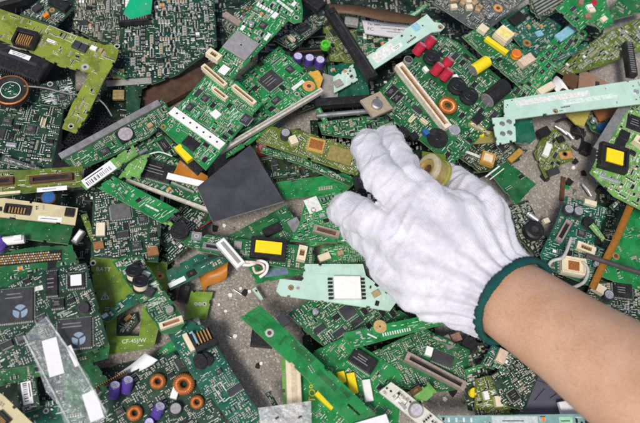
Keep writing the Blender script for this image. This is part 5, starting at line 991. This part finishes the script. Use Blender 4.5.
# skin
ms, nt_, p_ = new_mat('skin'); v = coords(nt_); n1 = N(nt_, 'ShaderNodeTexNoise', in_Scale=.035, in_Detail=6.0); nt_.links.new(v, n1.inputs['Vector'])
n2 = N(nt_, 'ShaderNodeTexNoise', in_Scale=.6, in_Detail=5.0); nt_.links.new(v, n2.inputs['Vector'])
c_ = ramp(nt_, n1.outputs[0], .3, (.57, .325, .20, 1), .7, (.69, .43, .29, 1)); c_ = mixc(nt_, .3, c_, ramp(nt_, n2.outputs[0], .35, (.35, .35, .35, 1), .65, (.65, .65, .65, 1)), 'OVERLAY')
nt_.links.new(c_, p_.inputs['Base Color']); p_.inputs['Roughness'].default_value = .5; p_.inputs['Subsurface Weight'].default_value = .2; p_.inputs['Subsurface Radius'].default_value = (1, .35, .2); p_.inputs['Subsurface Scale'].default_value = .003
vv = N(nt_, 'ShaderNodeTexVoronoi', in_Scale=1.0); nt_.links.new(v, vv.inputs['Vector']); bp_ = N(nt_, 'ShaderNodeBump', in_Strength=.5, in_Distance=.0004); nt_.links.new(vv.outputs['Distance'], bp_.inputs['Height']); nt_.links.new(bp_.outputs[0], p_.inputs['Normal'])
SKIN = ms
arm = MB(); q = cw-AX*36; rings = []
stations = [(-36, 30, 25), (-10, 32, 26), (0, 33, 26.5), (20, 33.5, 27.5), (50, 34.5, 29), (90, 38, 33), (130, 42, 37), (180, 46, 41), (260, 48, 44)]
s2 = AX.cross(Vector((0, 0, 1))).normalized(); u2 = s2.cross(AX).normalized()
if u2.z < 0: u2 = -u2
def cr(a, t):
    i = max(0, min(len(a)-2, next((k for k in range(len(a)-1) if t <= a[k+1][0]), len(a)-2))); x0, x1 = a[i][0], a[i+1][0]; f = (t-x0)/(x1-x0); f = f*f*(3-2*f)*.5+f*.5
    return [a[i][k]+(a[i+1][k]-a[i][k])*f for k in (1, 2)]
K = 40; vs = []; T = [-36+296*i/40 for i in range(41)]
for t in T:
    rw, rh = cr(stations, t); c = cw+AX*t+Vector((0, 0, -.0004*max(0, t)**2))
    for k in range(K):
        a = 6.28319*k/K; w_ = .5*math.cos(2*a+.6)
        vs.append(c-cw+s2*(rw+w_)*math.cos(a)+u2*(rh+w_)*math.sin(a))
arm.add(vs, [(i*K+k, i*K+(k+1) % K, (i+1)*K+(k+1) % K, (i+1)*K+k) for i in range(len(T)-1) for k in range(K)], SKIN, True)
arm.add(vs[:K], [tuple(range(K))], SKIN); arm.add(vs[-K:], [tuple(range(K-1, -1, -1))], SKIN)
am = arm.mesh('person'); bm_ = bmesh.new(); bm_.from_mesh(am); bmesh.ops.remove_doubles(bm_, verts=bm_.verts, dist=1e-6); bmesh.ops.recalc_face_normals(bm_, faces=bm_.faces); bm_.to_mesh(am); bm_.free()
person = link('person', am); person.location = cw*.001
tag(person, 'bare forearm reaching in with a white knit work glove gripping a brass part', 'person')
HAIR = plain('fine_brown_hair', (.05, .03, .02), .5, dust=0); hb = MB(); RH_ = random.Random(11); nrm = [v.normal.copy() for v in am.vertices]
for i in range(420):
    v = am.vertices[RH_.randrange(K*6, len(am.vertices))]; n = v.normal; c = v.co*1000
    if n.z < .1: continue
    c = c+s2*RH_.uniform(-1.5, 1.5)+AX*RH_.uniform(-3.5, 3.5); d = (n*.35+AX*-.5+s2*RH_.uniform(-.9, .3)).normalized(); L_ = RH_.uniform(4, 9); sd_ = d.cross(n).normalized()*.045; c = c-n*.3
    e = c+d*L_*.5; k2 = e+(d-n*.45).normalized()*L_*.5
    hb.add([c-sd_, c+sd_, e+sd_*.8, e-sd_*.8, k2], [(0, 1, 2, 3), (3, 2, 4)], HAIR)
ho = link('arm_hair', hb.mesh('arm_hair'), person); ho['kind'] = 'stuff'
# glove fabric: knit wales along the hand, courses across
mg, nt_, p_ = new_mat('white_knit_cotton')
at = N(nt_, 'ShaderNodeAttribute', attribute_name='knit'); sx = N(nt_, 'ShaderNodeSeparateXYZ'); nt_.links.new(at.outputs['Vector'], sx.inputs[0])
def mth(op, a, b_=None):
    n = N(nt_, 'ShaderNodeMath', operation=op)
    for i, x in enumerate((a, b_)):
        if x is None: continue
        if hasattr(x, 'links'): nt_.links.new(x, n.inputs[i])
        else: n.inputs[i].default_value = x
    return n.outputs[0]
nz = N(nt_, 'ShaderNodeTexNoise', in_Scale=.12, in_Detail=3.0); vco = coords(nt_); nt_.links.new(vco, nz.inputs['Vector'])
wob = mth('MULTIPLY', nz.outputs[0], 2.2)
U = mth('SINE', mth('MULTIPLY', mth('ADD', sx.outputs[0], wob), 6.2832/2.1))
Vv = mth('SINE', mth('ADD', mth('MULTIPLY', sx.outputs[1], 6.2832/1.7), mth('MULTIPLY', U, 1.1)))
fz = N(nt_, 'ShaderNodeTexNoise', in_Scale=1.6, in_Detail=5.0, in_Roughness=.7); nt_.links.new(vco, fz.inputs['Vector'])
H = mth('ADD', mth('ADD', mth('MULTIPLY', U, .32), mth('MULTIPLY', Vv, .28)), mth('MULTIPLY', fz.outputs[0], 2.6))
bp_ = N(nt_, 'ShaderNodeBump', in_Strength=.42, in_Distance=.0005); nt_.links.new(H, bp_.inputs['Height']); nt_.links.new(bp_.outputs[0], p_.inputs['Normal'])
st = N(nt_, 'ShaderNodeTexNoise', in_Scale=.035, in_Detail=6.0); nt_.links.new(vco, st.inputs['Vector'])
gc = ramp(nt_, st.outputs[0], .3, (.66, .66, .73, 1), .62, (.78, .78, .845, 1))
so = N(nt_, 'ShaderNodeTexNoise', in_Scale=.07, in_Detail=8.0, in_Roughness=.7); nt_.links.new(vco, so.inputs['Vector'])
soil = mth('MULTIPLY', ramp(nt_, so.outputs[0], .42, (0, 0, 0, 1), .7, (1, 1, 1, 1)), sx.outputs[2])
nt_.links.new(mixc(nt_, soil, gc, (.27, .26, .27, 1)), p_.inputs['Base Color'])
p_.inputs['Roughness'].default_value = .95; p_.inputs['Specular IOR Level'].default_value = .15; p_.inputs['Sheen Weight'].default_value = .35; p_.inputs['Sheen Roughness'].default_value = .6
KNIT = mg
chains = [
 # palm: metacarpals fanned from wrist to knuckles (px, py, height mm, radius mm)
 [(512, 299, 92, 30), (470, 268, 92, 30), (432, 236, 96, 27), (412, 206, 100, 20)],
 [(510, 288, 92, 29), (474, 244, 94, 27), (446, 222, 98, 24), (424, 200, 100, 19)],
 [(505, 310, 90, 29), (458, 290, 90, 27), (424, 268, 90, 24), (396, 236, 88, 21)],
 [(502, 318, 88, 27), (456, 304, 86, 24), (424, 290, 82, 21), (394, 268, 76, 18)],
 [(505, 280, 90, 26), (490, 240, 89, 24), (477, 213, 84, 22), (466, 197, 76, 18)],
 [(424, 216, 98, 19), (452, 216, 94, 20), (482, 224, 88, 22)],
 # index, arched over the held part
 [(428, 204, 100, 17), (407, 178, 100, 14.5), (393, 149, 84, 12.8), (388, 139, 66, 12)],
 # middle, beside it
 [(412, 208, 100, 17), (382, 178, 102, 15), (367, 149, 86, 13.2), (369, 144, 64, 12.5)],
 # ring, pointing left and bent down
 [(398, 240, 88, 18), (368, 219, 84, 14.5), (347, 209, 72, 13.5), (342, 211, 54, 12.5)],
 # little finger, tucked below
 [(394, 266, 76, 17), (372, 242, 70, 14), (356, 228, 54, 12.5), (354, 228, 40, 11.5)],
 # thumb, coming round under the held part
 [(484, 224, 82, 20), (466, 196, 70, 17), (450, 182, 56, 14.5), (432, 178, 42, 12.5)],
]
gm = blob(chains, 1.1, 8, 'glove', KNIT)
bm_ = bmesh.new(); bm_.from_mesh(gm)
cwm = cw*.001
dele = [v for v in bm_.verts if (v.co-cwm).dot(ring_n) > 0.0005]
bmesh.ops.delete(bm_, geom=dele, context='VERTS')
hx = -AX.copy(); hx.z *= .3; hx.normalize(); hy = Vector((0, 0, 1)).cross(hx).normalized()
R9 = random.Random(3)
for v in bm_.verts:                                        # elastic ribs and gathered wrist
    d = v.co-cwm; t = -d.dot(ring_n)*1000; pw = d-ring_n*d.dot(ring_n); a = math.atan2(pw.dot(UPV)/RH, pw.dot(SD)/RW)
    if t < 95:
        tgt = SD*RW*math.cos(a)*.001+UPV*RH*math.sin(a)*.001; f = max(0, 1-t/45); f = f*f*(3-2*f)
        pw2 = pw.lerp(tgt, f); rr = pw2.normalized(); ribs = 2.1*math.sin(a*22+.25*math.sin(t*.12+a*3))*max(0, min(1, (95-t)/55))
        v.co = cwm+ring_n*d.dot(ring_n)+pw2+rr*ribs*.001
bm_.normal_update()
for v in bm_.verts:                                        # slack folds across the back and at the knuckles
    c = v.co*1000; u_, w_ = c.dot(hy), c.dot(hx); f1 = noise.noise(Vector((u_*.055, w_*.03, c.z*.04))); f2 = noise.noise(Vector((u_*.03+9, w_*.13, c.z*.06))); f3 = noise.noise(c*.22)
    k_ = max(0, min(1, (w_-cw.dot(hx)-60)/40)); f4 = 1-abs(noise.noise(Vector((u_*.03+3, w_*.085+.02*u_, c.z*.05))))
    v.co += v.normal*(1.7*f1+1.1*f2+.3*f3+k_*(1.8*max(0, f4-.72)/.28-.6))*.001
for v in bm_.verts: v.co -= cwm
bm_.to_mesh(gm); bm_.free()
at_ = gm.attributes.new('knit', 'FLOAT_VECTOR', 'POINT'); data = []
for v in gm.vertices: c = v.co*1000; data += [c.dot(hy)+.35*c.z, c.dot(hx)+.3*c.z, .08+.42*max(0, min(1, (c.dot(hx)-cw.dot(hx)-75)/70))]
at_.data.foreach_set('vector', data)
glove = link('glove', gm, person)
# woollen cuff edging
TEAL = plain('teal_yarn', (.005, .075, .068), .9, 0, .3, 1.2, .8)
cf = MB(); K = 132; J = 10; vs = []
for i in range(K):
    a = 6.28319*i/K; c = SD*RW*math.cos(a)+UPV*RH*math.sin(a); rad = (SD*math.cos(a)/RW+UPV*math.sin(a)/RH).normalized()
    for j in range(J):
        f = 6.28319*j/J; r = 3.3*(1+.16*math.cos(a*66+f)+.10*math.sin(a*7)+.05*math.sin(a*17)); vs.append(c+rad*r*.8*math.cos(f)+ring_n*r*1.15*math.sin(f))
cf.add(vs, [(i*J+j, ((i+1) % K)*J+j, ((i+1) % K)*J+(j+1) % J, i*J+(j+1) % J) for i in range(K) for j in range(J)], TEAL, True)
link('cuff', cf.mesh('cuff'), glove)
# cotton fuzz standing off the knit
FUZ = plain('cotton_fibre', (.62, .62, .68), .95, 0, .05, dust=0); fb = MB(); me_ = gm; nv = len(me_.vertices)
for i in range(15000):
    v = me_.vertices[R9.randrange(nv)]; n = v.normal; c = v.co*1000
    d = (n*.55+Vector((R9.gauss(0, 1), R9.gauss(0, 1), R9.gauss(0, 1)))*.5).normalized(); L_ = R9.uniform(.8, 2.4); sdv = d.cross(Vector((R9.gauss(0, 1), R9.gauss(0, 1), R9.gauss(0, 1)))).normalized()*.05
    e = c+d*L_*.6; k = e+(d+Vector((R9.gauss(0, .6), R9.gauss(0, .6), -.2))).normalized()*L_*.5
    fb.add([c-sdv, c+sdv, e+sdv, e-sdv, k], [(0, 1, 2, 3), (3, 2, 4)], FUZ)
fo = link('cotton_fuzz', fb.mesh('cotton_fuzz'), glove); fo['kind'] = 'stuff'
mb = MB(); mb.box(0, 0, 0, 10, 12, 9, BLACK, ch=1.5); mb.box(0, 0, 9, 5, 5, 2, CHIPG, ch=.5); solo('button_switch', mb, 'black filler block darkening the gap between two glove fingers', 'switch', 360, 185, 62, .3)  # black block added to stand in for the dark gap between the fingers
# the gripped brass part with its scrap of board
BRASS = plain('brass_yellow', (.55, .42, .14), .35, .5, .2); PALEB = plain('pale_brass', (.62, .56, .36), .4, .3, .15); OLV = plain('olive_paint', (.28, .30, .06), .45)
hb = MB(); q = MB(); q.lathe(0, 0, [(13, -8, OLV), (13, -6, OLV), (12, -5.5, BRASS), (12, 4, PALEB), (13, 4.5, PALEB), (13, 7.5, PALEB), (11.5, 8, PALEB), (8.5, 8, BRASS), (8, 6, BRASS), (4, 6, BROWN), (3.5, 4.5, BROWN), (0, 4.5, BROWN)], 32)
hb.merge(q, 0, 0, 0); hb.v = [tuple(Matrix.Rotation(math.radians(32), 3, 'Y') @ Vector((-z, y, x))) for x, y, z in hb.v]; hb.box(2, 14, -9, 20, 16, 2, board_mats('oliveD')[0], ch=.3); hb.box(6, 12, -7, 7, 6, 3, BLACK, ch=.4)
solo('brass_coil', hb, 'round brass coil part pinched between the glove fingers and thumb', 'coil', 433, 172, 90, math.radians(-8))
